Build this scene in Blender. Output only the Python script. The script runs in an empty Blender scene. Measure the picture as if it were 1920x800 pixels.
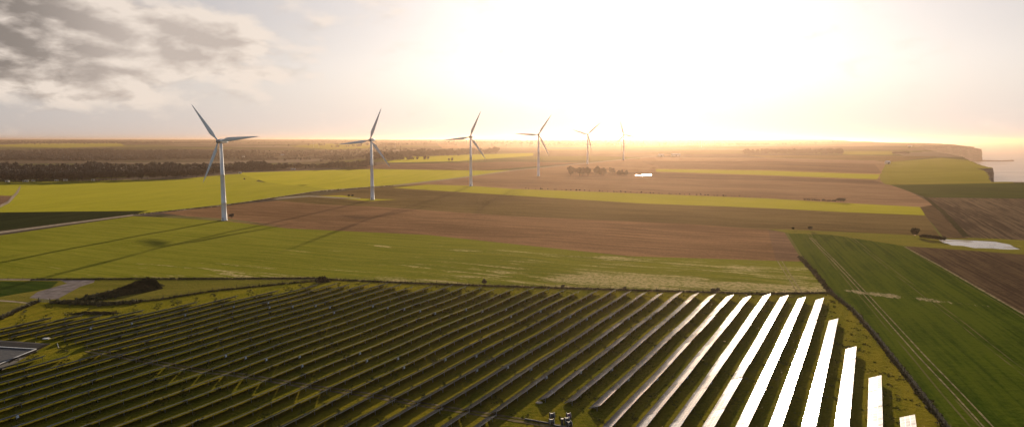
import bpy, bmesh, math, random
import numpy as np
from mathutils import Vector
from mathutils.geometry import delaunay_2d_cdt
random.seed(7); RNG = np.random.default_rng(11)
R = math.radians
sc = bpy.context.scene
COL = sc.collection

# ------------------------------------------------------------------ camera model
F = 1250.0; CX, CY = 960.0, 400.0; HZ = 263.0
PITCH = math.atan((CY - HZ) / F); CAMZ = 62.0
SUN_AZ, SUN_EL = R(10.5), R(11.2)
SEA = -80.0
sp, cp = math.sin(PITCH), math.cos(PITCH)

# ------------------------------------------------------------------ terrain
HD = np.array([-1000, 0, 700, 850, 1000, 1400, 1700, 2500, 4500, 6500, 9000, 12000, 15000, 60000.])
HH = np.array([0, 0, 0.6, 4, 8, 12, 13.5, 17, 29, 44, 58, 70, 76, 76.])
def sst(a, b, x):
    t = np.clip((x - a) / (b - a), 0, 1); return t * t * (3 - 2 * t)
def hgt(X, D):
    X = np.asarray(X, float); D = np.asarray(D, float)
    rad = np.hypot(X, D)
    h = np.interp(D, HD, HH)
    az = np.degrees(np.arctan2(X, np.maximum(D, 1)))
    left = 1 - sst(-19, -9, az)
    lh = np.interp(D, [0, 1100, 1500, 2300, 3300, 5000, 7000, 9000, 12000, 15000], [0, 0, 0, -14, -10, 14, 36, 52, 68, 74])
    h = h * (1 - left) + lh * left
    right = sst(22, 32, az) * (1 - sst(1600, 2600, D))
    h = h * (1 - .45 * right)
    far = sst(2200, 5200, rad)
    h = h + far * (6 * np.sin(X / 610 + 1.3) * np.sin(D / 830 + .4) + 5 * np.sin(X / 1370 - D / 990 + 2) + 2.2 * np.sin(X / 260 + D / 410))
    near = 1 - sst(2200, 5200, rad)
    h = h + near * sst(50, 200, rad) * (0.35 * np.sin(X / 37 + .8) * np.sin(D / 49) + .25 * np.sin(X / 21 - D / 33) + .12 * np.sin(X / 9.5 + D / 13.))
    h = h - 24 * np.exp(-(((X - 3260) / 300) ** 2 + ((D - 4700) / 420) ** 2))
    return h
def h1(x, y): return float(hgt(x, y))
TT = np.concatenate([np.linspace(40, 700, 1300), np.geomspace(702, 30000, 2200)])
def P(x, y, up=0.0, maxd=None):
    """world point of photo pixel (x, y) on the ground raised by up"""
    rx, dy = (x - CX) / F, (y - CY) / F
    d = np.array([rx, cp - dy * sp, -sp - dy * cp])
    X, D, Z = d[0] * TT, d[1] * TT, CAMZ + d[2] * TT
    g = Z - (hgt(X, D) + up)
    i = np.argmax(g < 0)
    if g[i] >= 0: i = len(TT) - 1
    t = TT[i - 1] + (TT[i] - TT[i - 1]) * g[i - 1] / (g[i - 1] - g[i]) if i and g[i] < 0 else TT[i]
    return float(d[0] * t), float(d[1] * t)
def dens(poly, step=22, close=True):
    out = []; n = len(poly)
    for i in range(n if close else n - 1):
        a, b = poly[i], poly[(i + 1) % n]
        k = max(1, int(math.hypot(a[0] - b[0], (a[1] - b[1]) * 2) / step))
        for j in range(k): out.append((a[0] + (b[0] - a[0]) * j / k, a[1] + (b[1] - a[1]) * j / k))
    if not close: out.append(poly[-1])
    return out

# ------------------------------------------------------------------ material helpers
def new_mat(name):
    m = bpy.data.materials.new(name); m.use_nodes = True
    nt = m.node_tree; b = nt.nodes['Principled BSDF']; return m, nt, b
class NB:
    def __init__(s, nt): s.nt = nt; s.n = nt.nodes; s.l = nt.links
    def link(s, a, b): s.l.new(a, b)
    def _set(s, sock, v):
        if hasattr(v, 'is_linked') or isinstance(v, bpy.types.NodeSocket): s.l.new(v, sock)
        elif v is not None: sock.default_value = v
    def math(s, op, a, b=None, c=None, clamp=False):
        n = s.n.new('ShaderNodeMath'); n.operation = op; n.use_clamp = clamp
        s._set(n.inputs[0], a)
        if b is not None: s._set(n.inputs[1], b)
        if c is not None: s._set(n.inputs[2], c)
        return n.outputs[0]
    def vmath(s, op, a, b=None):
        n = s.n.new('ShaderNodeVectorMath'); n.operation = op
        s._set(n.inputs[0], a)
        if b is not None: s._set(n.inputs[1], b)
        return n
    def mix(s, fac, a, b, mode='MIX'):
        n = s.n.new('ShaderNodeMix'); n.data_type = 'RGBA'; n.blend_type = mode; n.clamp_factor = True
        s._set(n.inputs['Factor'], fac)
        ia = [i for i in n.inputs if i.name == 'A' and i.type == 'RGBA'][0]; ib = [i for i in n.inputs if i.name == 'B' and i.type == 'RGBA'][0]
        s._set(ia, c4(a)); s._set(ib, c4(b))
        return [o for o in n.outputs if o.type == 'RGBA'][0]
    def ramp(s, x, a, b, lo=0.0, hi=1.0):
        n = s.n.new('ShaderNodeMapRange'); n.interpolation_type = 'SMOOTHSTEP'; n.clamp = True
        s._set(n.inputs[0], x)
        n.inputs[1].default_value = a; n.inputs[2].default_value = b; n.inputs[3].default_value = lo; n.inputs[4].default_value = hi
        return n.outputs[0]
    def mapping(s, vec, scale=(1, 1, 1), rot=(0, 0, 0), loc=(0, 0, 0)):
        n = s.n.new('ShaderNodeMapping'); s._set(n.inputs['Vector'], vec)
        n.inputs['Scale'].default_value = scale; n.inputs['Rotation'].default_value = rot; n.inputs['Location'].default_value = loc
        return n.outputs[0]
    def noise(s, vec, scale, detail=3, rough=.55, dist=0.0):
        n = s.n.new('ShaderNodeTexNoise'); s._set(n.inputs['Vector'], vec)
        n.inputs['Scale'].default_value = scale; n.inputs['Detail'].default_value = detail
        n.inputs['Roughness'].default_value = rough; n.inputs['Distortion'].default_value = dist
        return n.outputs[0]
    def obj(s):
        return s.n.new('ShaderNodeTexCoord').outputs['Object']
    def comb(s, x, y, z=0.0):
        n = s.n.new('ShaderNodeCombineXYZ'); s._set(n.inputs[0], x); s._set(n.inputs[1], y); s._set(n.inputs[2], z); return n.outputs[0]
    def sep(s, v):
        n = s.n.new('ShaderNodeSeparateXYZ'); s._set(n.inputs[0], v); return n.outputs
    def bump(s, h, strength, dist, bsdf):
        n = s.n.new('ShaderNodeBump'); n.inputs['Strength'].default_value = strength; n.inputs['Distance'].default_value = dist
        s._set(n.inputs['Height'], h); s.l.new(n.outputs[0], bsdf.inputs['Normal'])
def c4(c):
    if isinstance(c, (tuple, list)) and len(c) == 3: return (*c, 1.0)
    return c
def plain(name, col, rough=.6, metal=0.0, var=.12, scale=1.0, spec=.5):
    m, nt, b = new_mat(name); k = NB(nt)
    f = k.noise(k.obj(), scale, 4)
    lo = tuple(c * (1 - var) for c in col); hi = tuple(min(1, c * (1 + var)) for c in col)
    k.link(k.mix(k.ramp(f, .3, .7), lo, hi), b.inputs['Base Color'])
    b.inputs['Roughness'].default_value = rough; b.inputs['Metallic'].default_value = metal
    b.inputs['Specular IOR Level'].default_value = spec
    return m

def field_mat(name, c1, c2, ang=0.0, streak=.5, soil=None, soil_amt=0.0, tram=None, rough=.75, spec=.35, trans=0.0, bump=.5, sheen=0.0, fine=1.0, band=()):
    """crop or soil: ang = tillage direction in the plan (radians from +X)"""
    m, nt, b = new_mat(name); k = NB(nt)
    o = k.obj()
    al = k.mapping(o, rot=(0, 0, -ang))                        # x along the tillage, y across it
    big = k.noise(k.mapping(al, scale=(.004, .011, .01)), 1, 4, .6)
    mid = k.noise(k.mapping(al, scale=(.02, .16, .1)), 1, 5, .62, .3)
    st = k.noise(k.mapping(al, scale=(.006, .7, .1)), 1, 2, .5)
    fn = k.noise(k.mapping(o, scale=(.55, .55, .55)), fine, 6, .72)
    f = k.math('ADD', k.math('MULTIPLY', big, .9), k.math('MULTIPLY', mid, .9))
    f = k.math('ADD', f, k.math('MULTIPLY', st, streak))
    f = k.math('ADD', f, k.math('MULTIPLY', fn, .75))
    tot = (.9 + .9 + streak + .75) * .5
    f = k.ramp(f, tot - .21, tot + .21)
    col = k.mix(f, c1, c2)
    rg = None
    if soil:
        pn = k.noise(k.mapping(al, scale=(.022, .19, .1), loc=(3.1, 7.7, 0)), 1, 8, .74, .5)
        pb = k.noise(k.mapping(al, scale=(.0035, .008, .1), loc=(9.1, 1.7, 0)), 1, 2)
        thr = k.math('ADD', k.math('MULTIPLY', pn, 1.0), k.math('MULTIPLY', pb, .55))
        sx = k.sep(o)
        if isinstance(soil_amt, tuple):                         # more bare soil towards one corner of the field
            base, gx, gy, x0, y0 = soil_amt
            thr = k.math('ADD', thr, k.math('MULTIPLY', k.math('SUBTRACT', sx[0], x0), gx))
            thr = k.math('ADD', thr, k.math('MULTIPLY', k.math('SUBTRACT', sx[1], y0), gy))
            soil_a = base
        else: soil_a = soil_amt
        for A, B, sg, amp in band:                              # where the field lies bare: along the line A-B
            L_ = math.dist(A, B); tx, ty = (B[0] - A[0]) / L_, (B[1] - A[1]) / L_
            dx, dy = k.math('SUBTRACT', sx[0], A[0]), k.math('SUBTRACT', sx[1], A[1])
            u = k.math('ADD', k.math('MULTIPLY', dx, tx), k.math('MULTIPLY', dy, ty)); v = k.math('SUBTRACT', k.math('MULTIPLY', dy, tx), k.math('MULTIPLY', dx, ty))
            uo = k.math('SUBTRACT', u, k.math('MINIMUM', k.math('MAXIMUM', u, 0.0), L_))
            q2 = k.math('DIVIDE', k.math('ADD', k.math('MULTIPLY', uo, uo), k.math('MULTIPLY', v, v)), sg * sg)
            thr = k.math('ADD', thr, k.math('MULTIPLY', k.math('POWER', 2.71828, k.math('MULTIPLY', q2, -1.0)), amp))
        pm = k.ramp(thr, .94 - soil_a, 1.01 - soil_a)
        pm = k.math('MULTIPLY', pm, k.ramp(fn, .32, .62))
        col = k.mix(pm, col, soil)
        rg = pm
    if tram:
        period, off, width, tc = tram
        ys = k.sep(al)[1]
        ph = k.math('FLOORED_MODULO', k.math('ADD', ys, off), period)
        d1 = k.math('ABSOLUTE', k.math('SUBTRACT', ph, period / 2 - 1.0)); d2 = k.math('ABSOLUTE', k.math('SUBTRACT', ph, period / 2 + 1.0))
        l = k.math('LESS_THAN', k.math('MINIMUM', d1, d2), width)
        l = k.math('MULTIPLY', l, k.ramp(k.noise(k.mapping(al, scale=(.05, .3, .1)), 1, 4), .36, .6))
        col = k.mix(l, col, tc)
        rg = l if rg is None else k.math('MAXIMUM', rg, l)
    k.link(col, b.inputs['Base Color'])
    if rg is not None:
        k.link(k.ramp(rg, 0, 1, rough, .55), b.inputs['Roughness'])
    else: b.inputs['Roughness'].default_value = rough
    b.inputs['Specular IOR Level'].default_value = 0.0
    if rg is not None: k.link(k.math('MULTIPLY', rg, .0), b.inputs['Specular IOR Level'])
    if sheen:
        b.inputs['Sheen Weight'].default_value = sheen * .5; b.inputs['Sheen Roughness'].default_value = .45
        b.inputs['Sheen Tint'].default_value = (.9, .80, .06, 1)
    hh = k.math('ADD', fn, k.math('MULTIPLY', mid, .8))
    k.bump(hh, bump, .9, b)
    return m

def water_mat(name, col, scale, strength, rough=.08, mud=False):
    m, nt, b = new_mat(name); k = NB(nt)
    b.inputs['Base Color'].default_value = c4(col); b.inputs['Roughness'].default_value = rough; b.inputs['IOR'].default_value = 1.33
    w = k.noise(k.mapping(k.obj(), scale=(scale * .5, scale, scale)), 1, 6, .6)
    if mud:
        mn = k.ramp(k.noise(k.mapping(k.obj(), scale=(.05, .09, .1)), 1, 6, .65), .52, .60)
        k.link(k.mix(mn, col, (.10, .08, .055)), b.inputs['Base Color']); k.link(k.ramp(mn, 0, 1, rough, .75), b.inputs['Roughness'])
    k.bump(w, strength, 1.0, b)
    return m

# ------------------------------------------------------------------ mesh helpers
def tag(o, label=None, cat=None, group=None, kind=None):
    if label: o['label'] = label
    if cat: o['category'] = cat
    if group: o['group'] = group
    if kind: o['kind'] = kind
    return o
def mesh_np(name, V, Q=None, T=None, mat=None, smooth=False):
    me = bpy.data.meshes.new(name)
    V = np.asarray(V, np.float32).reshape(-1, 3)
    loops = []; tot = []
    if Q is not None and len(Q): Q = np.asarray(Q, np.int32); loops.append(Q.ravel()); tot += [4] * len(Q)
    if T is not None and len(T): T = np.asarray(T, np.int32); loops.append(T.ravel()); tot += [3] * len(T)
    L = np.concatenate(loops); tot = np.asarray(tot, np.int32)
    me.vertices.add(len(V)); me.vertices.foreach_set('co', V.ravel())
    me.loops.add(len(L)); me.loops.foreach_set('vertex_index', L)
    me.polygons.add(len(tot)); me.polygons.foreach_set('loop_start', np.concatenate([[0], np.cumsum(tot)[:-1]]).astype(np.int32))
    me.polygons.foreach_set('loop_total', tot)
    me.update(calc_edges=True); me.validate()
    if mat: me.materials.append(mat)
    if smooth: me.polygons.foreach_set('use_smooth', np.ones(len(tot), bool))
    return me
def link(name, me, parent=None, loc=(0, 0, 0), rot=(0, 0, 0), scale=None):
    o = bpy.data.objects.new(name, me); COL.objects.link(o); o.parent = parent; o.location = loc; o.rotation_euler = rot
    if scale: o.scale = scale
    return o
def empty(name, loc, rz=0.0, scale=None):
    o = bpy.data.objects.new(name, None); COL.objects.link(o); o.location = loc; o.rotation_euler = (0, 0, rz); o.empty_display_size = 1
    if scale: o.scale = scale
    return o
def copy_tree(o, parent=None):
    c = o.copy(); COL.objects.link(c); c.parent = parent
    for ch in list(o.children): copy_tree(ch, c)
    return c
class MB:
    def __init__(s): s.bm = bmesh.new()
    def box(s, c, d, rz=0, ry=0, rx=0, taper=1.0):
        vs = []
        from mathutils import Euler
        e = Euler((rx, ry, rz)).to_matrix()
        for z in (-.5, .5):
            t = taper if z > 0 else 1
            for x, y in ((-.5, -.5), (.5, -.5), (.5, .5), (-.5, .5)):
                vs.append(s.bm.verts.new(Vector(c) + e @ Vector((x * d[0] * t, y * d[1] * t, z * d[2]))))
        for f in ((3, 2, 1, 0), (4, 5, 6, 7), (0, 1, 5, 4), (1, 2, 6, 5), (2, 3, 7, 6), (3, 0, 4, 7)): s.bm.faces.new([vs[i] for i in f])
        return s
    def tube(s, pts, rads, n=8, cap=True):
        rings = []
        for i, p in enumerate(pts):
            p = Vector(p)
            a = Vector(pts[max(0, i - 1)]); b = Vector(pts[min(len(pts) - 1, i + 1)])
            t = (b - a).normalized()
            u = t.cross(Vector((0, 0, 1)))
            if u.length < .05: u = t.cross(Vector((1, 0, 0)))
            u.normalize(); w = t.cross(u)
            r = rads[i] if isinstance(rads, (list, tuple)) else rads
            rings.append([s.bm.verts.new(p + (u * math.cos(6.28318 * j / n) + w * math.sin(6.28318 * j / n)) * r) for j in range(n)])
        for a, b in zip(rings, rings[1:]):
            for j in range(n): s.bm.faces.new((a[j], a[(j + 1) % n], b[(j + 1) % n], b[j]))
        if cap:
            s.bm.faces.new(rings[0][::-1]); s.bm.faces.new(rings[-1])
        return s
    def mesh(s, name, mat, smooth=False):
        me = bpy.data.meshes.new(name)
        bmesh.ops.recalc_face_normals(s.bm, faces=s.bm.faces)
        s.bm.to_mesh(me); s.bm.free(); me.materials.append(mat)
        if smooth:
            for p in me.polygons: p.use_smooth = True
        return me
    def build(s, name, mat, parent=None, smooth=False, **k): return link(name, s.mesh(name, mat, smooth), parent, **k)

def pdir(a, b):
    A, B = P(*a), P(*b); return math.atan2(B[1] - A[1], B[0] - A[0])

# ------------------------------------------------------------------ field materials
angB = pdir((540, 428), (1400, 484))
angJ = pdir((1520, 445), (1760, 730))
angK = pdir((1700, 465), (1900, 580))
angL = pdir((1740, 375), (1840, 440))
angG = pdir((250, 404), (600, 357))
A0 = P(1560, 490)   # one tramline of the big right field passes here
def across(pt, ang): return -pt[0] * math.sin(ang) + pt[1] * math.cos(ang)
SOIL = (.36, .28, .17)
MATS = dict(
    site=field_mat('site_grass', (.060, .068, .006), (.155, .122, .012), R(61.5), .25, rough=.8, bump=.9, sheen=.25, soil=(.11, .075, .035), soil_amt=-.05, fine=1.6),
    rough=field_mat('rough_grass', (.055, .058, .014), (.120, .098, .026), 0, .2, rough=.8, bump=.9, sheen=.25, fine=1.4),
    wheat=field_mat('wheat_striped', (.034, .058, .007), (.094, .104, .016), angB, 1.1, soil=SOIL, soil_amt=(.085, .00034, -.0008, 0, 330), rough=.7, bump=.5, sheen=.22, band=[(P(1100, 520), P(1540, 546), 9, .20), (P(700, 458), P(1300, 492), 10, .10), (P(1380, 500), P(1530, 504), 6, .16), (P(1150, 485), P(1480, 520), 14, .08)]),
    plough=field_mat('ploughed_soil', (.140, .078, .040), (.270, .150, .078), angB, 1.0, rough=.75, bump=.6),
    plough_dark=field_mat('ploughed_soil_dark', (.060, .042, .026), (.11, .075, .045), angJ, .9, rough=.75, bump=.6),
    stubble=field_mat('olive_stubble', (.090, .062, .024), (.170, .115, .044), angB, .9, rough=.75, bump=.5),
    strip=field_mat('young_crop_strip', (.100, .100, .008), (.145, .135, .012), angB, .5, rough=.7, bump=.3, sheen=.3),
    pink=field_mat('pink_brown_soil', (.18, .105, .06), (.32, .19, .105), angB, .8, rough=.75, bump=.4),
    yellow=field_mat('bright_young_crop', (.078, .094, .007), (.142, .136, .012), angG, .9, rough=.65, bump=.3, sheen=.35, tram=(26.0, 4.0, .35, (.09, .08, .012))),
    green=field_mat('green_young_crop', (.048, .072, .008), (.108, .112, .013), angG, 1.0, rough=.65, bump=.3, sheen=.3, tram=(27.0, 4.0, .35, (.055, .060, .012))),
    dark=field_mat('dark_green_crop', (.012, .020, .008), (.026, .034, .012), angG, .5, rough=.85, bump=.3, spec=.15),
    big=field_mat('tall_green_crop', (.026, .050, .004), (.064, .086, .007), angJ, .7, rough=.8, bump=.5, spec=.2,
                  tram=(24.0, 12.0 - across(A0, angJ) % 24.0, .25, (.11, .10, .035)), soil=SOIL, soil_amt=-.10, band=[(P(1590, 545), P(1850, 574), 5.5, .33)]),
    brown=field_mat('dark_brown_soil', (.050, .033, .022), (.100, .066, .036), angK, .9, rough=.8, bump=.7),
    brownl=field_mat('streaked_brown_soil', (.050, .036, .025), (.135, .095, .058), angL, 1.3, rough=.8, bump=.7),
    deep=field_mat('deep_green_crop', (.022, .042, .007), (.042, .062, .010), angB, .6, rough=.8, bump=.4, spec=.2),
    head=field_mat('headland_grass', (.045, .048, .011), (.085, .078, .018), 0, .3, rough=.75, bump=.5, sheen=.2),
    brown2=field_mat('purple_brown_soil', (.12, .07, .043), (.22, .13, .078), angB, .8, rough=.75, bump=.4),
    pale=field_mat('pale_orange_soil', (.24, .14, .085), (.31, .19, .12), angB, .4, rough=.7, bump=.3),
    track=plain('gravel_track', (.27, .22, .16), .9, var=.25, scale=.4, spec=0),
    ditch=plain('dark_ditch', (.030, .030, .014), .9, var=.4, scale=.3, spec=0),
    gravel=plain('grey_gravel', (.17, .145, .135), .9, var=.3, scale=.25, spec=0),
    verge=field_mat('verge_grass', (.095, .085, .03), (.18, .15, .06), angG, .4, rough=.7, bump=.4),
    wfloor=field_mat('woodland_floor', (.040, .034, .028), (.10, .085, .055), 0, .3, rough=.9, bump=.4),
    pond=water_mat('pond_water', (.05, .05, .045), .6, .06, .16, True),
)
# far patchwork of fields
def patchwork():
    m, nt, b = new_mat('far_field_patchwork'); k = NB(nt)
    o = k.obj()
    v = nt.nodes.new('ShaderNodeTexVoronoi'); v.feature = 'F1'; v.distance = 'MANHATTAN'
    wob = k.noise(k.mapping(o, scale=(.002, .002, .002)), 1, 2)
    mp = k.mapping(o, scale=(.0022, .0030, 0), rot=(0, 0, .35))
    k.link(mp, v.inputs['Vector']); v.inputs['Scale'].default_value = 1
    cr = nt.nodes.new('ShaderNodeValToRGB'); cr.color_ramp.interpolation = 'CONSTANT'
    cols = [(0, (.075, .078, .03)), (.2, (.12, .088, .062)), (.38, (.12, .12, .03)), (.5, (.07, .055, .045)), (.62, (.18, .14, .10)), (.75, (.06, .068, .028)), (.88, (.11, .09, .05))]
    el = cr.color_ramp.elements
    el[0].position = 0; el[0].color = c4(cols[0][1]); el[1].position = .2; el[1].color = c4(cols[1][1])
    for p, c in cols[2:]:
        e = el.new(p); e.color = c4(c)
    k.link(k.sep(v.outputs['Color'])[0], cr.inputs[0])
    fn = k.noise(k.mapping(o, scale=(.012, .02, .02)), 1, 6, .65)
    col = k.mix(k.ramp(fn, .3, .7), cr.outputs[0], k.mix(.35, cr.outputs[0], (.05, .045, .03)))
    k.link(col, b.inputs['Base Color']); b.inputs['Roughness'].default_value = .8; b.inputs['Specular IOR Level'].default_value = 0
    return m
MATS['far'] = patchwork()

# ------------------------------------------------------------------ fields, as photo pixels laid onto the terrain
FIELDS = [  # later ones lie over earlier ones; (name, kind of surface, outline)
 ('field', 'pink', [(740, 347), (980, 318), (1175, 298), (1400, 297), (1660, 303), (1668, 342), (1712, 362), (1760, 388), (1725, 388), (960, 354), (790, 347)]),
 ('field', 'green', [(-260, 347), (0, 341), (330, 336), (430, 327), (500, 323), (480, 340), (640, 355), (600, 359), (430, 382), (250, 402), (0, 436), (-260, 470)]),
 ('field', 'yellow', [(445, 324), (600, 319), (700, 317), (905, 320), (960, 319), (880, 332), (740, 349), (640, 356), (500, 342)]),
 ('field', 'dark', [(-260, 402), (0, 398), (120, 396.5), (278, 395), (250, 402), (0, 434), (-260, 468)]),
 ('field', 'brown2', [(-120, 366), (0, 366.5), (24, 367), (14, 380), (0, 388), (-120, 430)]),
 ('field', 'wheat', [(-260, 470), (0, 441), (250, 405), (330, 408), (430, 415), (540, 428), (800, 440), (960, 457), (1180, 480), (1440, 488), (1505, 490), (1556, 549), (1430, 549), (1200, 542), (960, 535), (760, 528), (620, 522), (0, 522), (-260, 522)]),
 ('field', 'plough', [(300, 399), (430, 384), (520, 376), (600, 383), (700, 387), (960, 405), (1300, 420), (1440, 431), (1470, 434), (1505, 490), (1440, 488), (1180, 480), (960, 457), (800, 440), (540, 428), (430, 415)]),
 ('field', 'brown2', [(1440, 431), (1470, 434), (1505, 489), (1455, 487.5)]),
 ('field', 'stubble', [(520, 376), (580, 369), (700, 350), (790, 347), (960, 366), (1200, 381), (1440, 390), (1590, 398), (1735, 403), (1762, 442), (1560, 437), (1440, 431), (1300, 420), (960, 405), (700, 387), (600, 383)]),
 ('field', 'strip', [(735, 352), (800, 346), (880, 348), (960, 354), (1180, 362), (1440, 372), (1580, 380), (1725, 388), (1735, 403.5), (1590, 398), (1440, 390), (1200, 381), (960, 366)]),
 ('verge', 'strip', [(575, 368), (640, 366), (680, 372), (745, 374), (690, 377), (640, 372)]),
 ('verge', 'verge', [(280, 402), (330, 404), (430, 410), (540, 426), (430, 414), (300, 407)]),
 # right of the solar site
 ('field', 'big', [(1478, 437), (1560, 438), (1700, 462), (1920, 590), (2200, 760), (2200, 1150), (2050, 1150), (1772, 800), (1600, 583), (1560, 549), (1505, 480)]),
 ('field', 'brown', [(1697, 461), (1800, 468), (1920, 477), (2250, 500), (2250, 790), (1920, 590)]),
 ('verge', 'head', [(1440, 429), (1500, 431), (1700, 440), (1760, 445), (1860, 447), (2300, 470), (2300, 500), (1920, 477), (1800, 468), (1697, 461), (1560, 440), (1478, 437)]),
 ('field', 'brown', [(1725, 388), (1752, 384), (1775, 398), (1815, 447), (1770, 446), (1735, 403)]),
 ('field', 'brownl', [(1735, 370), (1920, 372), (2300, 376), (2300, 470), (1860, 447), (1806, 445)]),
 ('ditch', 'ditch', [(1731, 369), (1738, 369), (1775, 398), (1818, 443), (1806, 444), (1768, 402)]),
 ('field', 'deep', [(1665, 345), (1860, 343), (2400, 336), (2400, 378), (1920, 372), (1735, 370), (1700, 357)]),
 ('field', 'head', [(1660, 346), (1650, 337), (1650, 328), (1656, 316), (1663, 304), (1765, 296), (1900, 308), (1900, 343), (1700, 346)]),
 ('field', 'brown2', [(1050, 323), (1230, 322), (1440, 330), (1640, 338), (1665, 346), (1640, 345), (1440, 338), (1250, 334)]),
 ('field', 'brown2', [(1200, 302), (1440, 302), (1640, 308), (1655, 325), (1440, 318), (1240, 316)]),
 ('field', 'strip', [(1230, 317), (1440, 320), (1650, 327), (1645, 336), (1440, 328.5), (1230, 321.5)]),
 ('field', 'pale', [(1200, 295), (1440, 296.5), (1640, 301), (1662, 305), (1640, 307), (1440, 301), (1200, 298)]),
 ('field', 'head', [(1578, 284), (1672, 284), (1675, 290), (1580, 290)]),
 ('field', 'stubble', [(1400, 291), (1578, 291), (1760, 293), (1668, 304), (1640, 301), (1440, 296)]),
 ('field', 'wfloor', [(-260, 303), (0, 302), (330, 304), (470, 301), (640, 296), (700, 286), (500, 283), (330, 280.5), (0, 281), (-260, 282)]),
 ('field', 'yellow', [(720, 305), (760, 294), (880, 290), (1000, 287), (1000, 292), (860, 302)]),
 ('field', 'brown2', [(640, 316.5), (720, 308), (960, 303), (1090, 305), (905, 319.5), (700, 316.5)]),
 ('field', 'head', [(545, 275), (600, 269), (705, 270), (690, 278), (620, 280)]),
 ('field', 'head', [(-60, 274), (60, 269), (225, 268), (235, 274), (120, 277)]),
 ('field', 'plough', [(820, 270), (1000, 269), (1010, 277), (830, 279)]),
 # solar site and its neighbour meadow
 ('solar_site_ground', 'site', [(-330, 720), (-60, 612), (0, 600), (45, 577), (72, 566), (95, 567), (200, 570), (300, 562), (400, 546), (560, 530), (620, 524.5), (760, 531), (960, 538), (1200, 545), (1430, 551.5), (1556, 549.5), (1600, 585), (1772, 800), (2050, 1150), (700, 1500), (-900, 1500), (-1400, 1150)]),
 ('meadow', 'rough', [(-330, 524), (0, 524), (250, 523), (600, 523), (560, 530), (400, 546), (300, 562), (200, 570), (95, 567), (72, 566), (45, 577), (0, 600), (-60, 612), (-330, 720)]),
 ('field', 'deep', [(-330, 527), (0, 527), (110, 527), (95, 540), (0, 556), (-330, 560)]),
 ('gravel_yard', 'gravel', [(112, 524.5), (178, 524.5), (176, 529), (150, 537), (108, 560), (92, 561), (55, 558), (70, 547), (126, 531)]),
 ('path', 'track', [(-330, 522.6), (0, 522.8), (118, 524), (118, 525.4), (0, 524.6), (-330, 524.4)]),
 ('path', 'track', [(-200, 556), (0, 562), (26, 563.5), (54, 567), (54, 569), (26, 566), (0, 564.5), (-200, 559)]),
 # lanes
 ('farm_track', 'track', [(-260, 468), (0, 433.5), (120, 418), (250, 401.5), (420, 384), (600, 356.8), (740, 346.6), (860, 333), (960, 318.8), (1100, 305.3), (1170, 298), (1240, 291.6), (1240, 292.6), (1172, 299.1), (1100, 306.6), (960, 320.6), (860, 334.8), (740, 348.6), (600, 359), (420, 386), (250, 404), (120, 421), (0, 437.5), (-260, 472)]),
 ('farm_track', 'track', [(500, 371), (540, 368.5), (580, 366.5), (660, 370.5), (676, 371), (676, 372.5), (640, 372), (580, 368.6), (520, 373)]),
 ('ditch', 'ditch', [(-260, 463), (0, 431), (250, 400.5), (250, 401.6), (0, 433.6), (-260, 468)]),
 ('pond', 'pond', [(1760, 449.5), (1772, 448.4), (1800, 449.2), (1830, 450.4), (1865, 452.2), (1880, 455.5), (1893, 458), (1903, 463), (1916, 467), (1890, 467.4), (1850, 465.2), (1828, 465), (1805, 460.5), (1785, 459.8), (1776, 456.2), (1768, 454.6)]),
 ('pond', 'pond', [(1186, 327.8), (1193, 326.6), (1201, 327.2), (1206, 325.4), (1214, 326.4), (1220, 325.2), (1223, 327.5), (1219, 329.6), (1210, 328.6), (1202, 329.8), (1194, 328.4)]),
 ('path', 'track', [(0, 384), (14, 377), (30, 360), (37, 349), (39, 349), (35, 361), (18, 380), (0, 389)]),
]
coast = [(1700, 905), (900, 925), (760, 938), (681, 946), (745, 1040), (880, 1240), (912, 1310), (962, 1338), (1000, 1400), (1040, 1480), (1160, 1680), (1400, 2080), (1590, 2500), (1930, 3150), (2330, 3900), (2800, 4250), (3230, 4620), (3380, 4900), (3420, 5250), (3500, 5800), (3560, 6450), (4100, 8000), (5000, 10500), (6200, 14500)]
cd = []
for a, b in zip(coast, coast[1:]):
    k = max(1, int(math.dist(a, b) / (16 if a[1] < 2600 else 60)))
    for j in range(k):
        t = j / k; s = 3.5 if a[1] < 2600 else 14
        cd.append((a[0] + (b[0] - a[0]) * t + random.uniform(-s, s), a[1] + (b[1] - a[1]) * t + random.uniform(-s, s) * .6))
cd.append(coast[-1])
land = cd + [(-17000, 14500), (-17000, -700), (1700, -700)]

pts = []; edges = []
def add_loop(pl):
    s = len(pts)
    pts.extend(pl); n = len(pl)
    edges.extend([(s + i, s + (i + 1) % n) for i in range(n)])
add_loop(land)
FP = []
for nm, mk, poly in FIELDS:
    w = [P(*q) for q in dens(poly)]
    FP.append((nm, mk, w)); add_loop(w)
for D in np.geomspace(95, 14300, 128):
    for az in np.arange(-50, 51, 1.15):
        X = D * math.tan(R(az)) + random.uniform(-.2, .2) * D * .02
        pts.append((X, D * (1 + random.uniform(-.008, .008))))
for X in range(-1600, 1650, 100):
    for D in range(-600, 90, 90): pts.append((X + .3, D + .2))
for X in range(-16000, 1500, 1500):
    for D in range(200, 14000, 900): pts.append((X + .7, D + .4))
def inpoly(x, y, poly):
    p = np.asarray(poly); x = np.asarray(x)[:, None]; y = np.asarray(y)[:, None]
    x1, y1 = p[:, 0], p[:, 1]; x2, y2 = np.roll(x1, -1), np.roll(y1, -1)
    c = ((y1 > y) != (y2 > y)) & (x < (x2 - x1) * (y - y1) / np.where(y2 == y1, 1e-12, y2 - y1) + x1)
    return (c.sum(1) % 2) == 1
vo, eo, fo, *_ = delaunay_2d_cdt([Vector(p) for p in pts], edges, [], 0, 1e-5)
VO = np.array([(v.x, v.y) for v in vo]); FO = np.array([f for f in fo if len(f) == 3], int)
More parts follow.
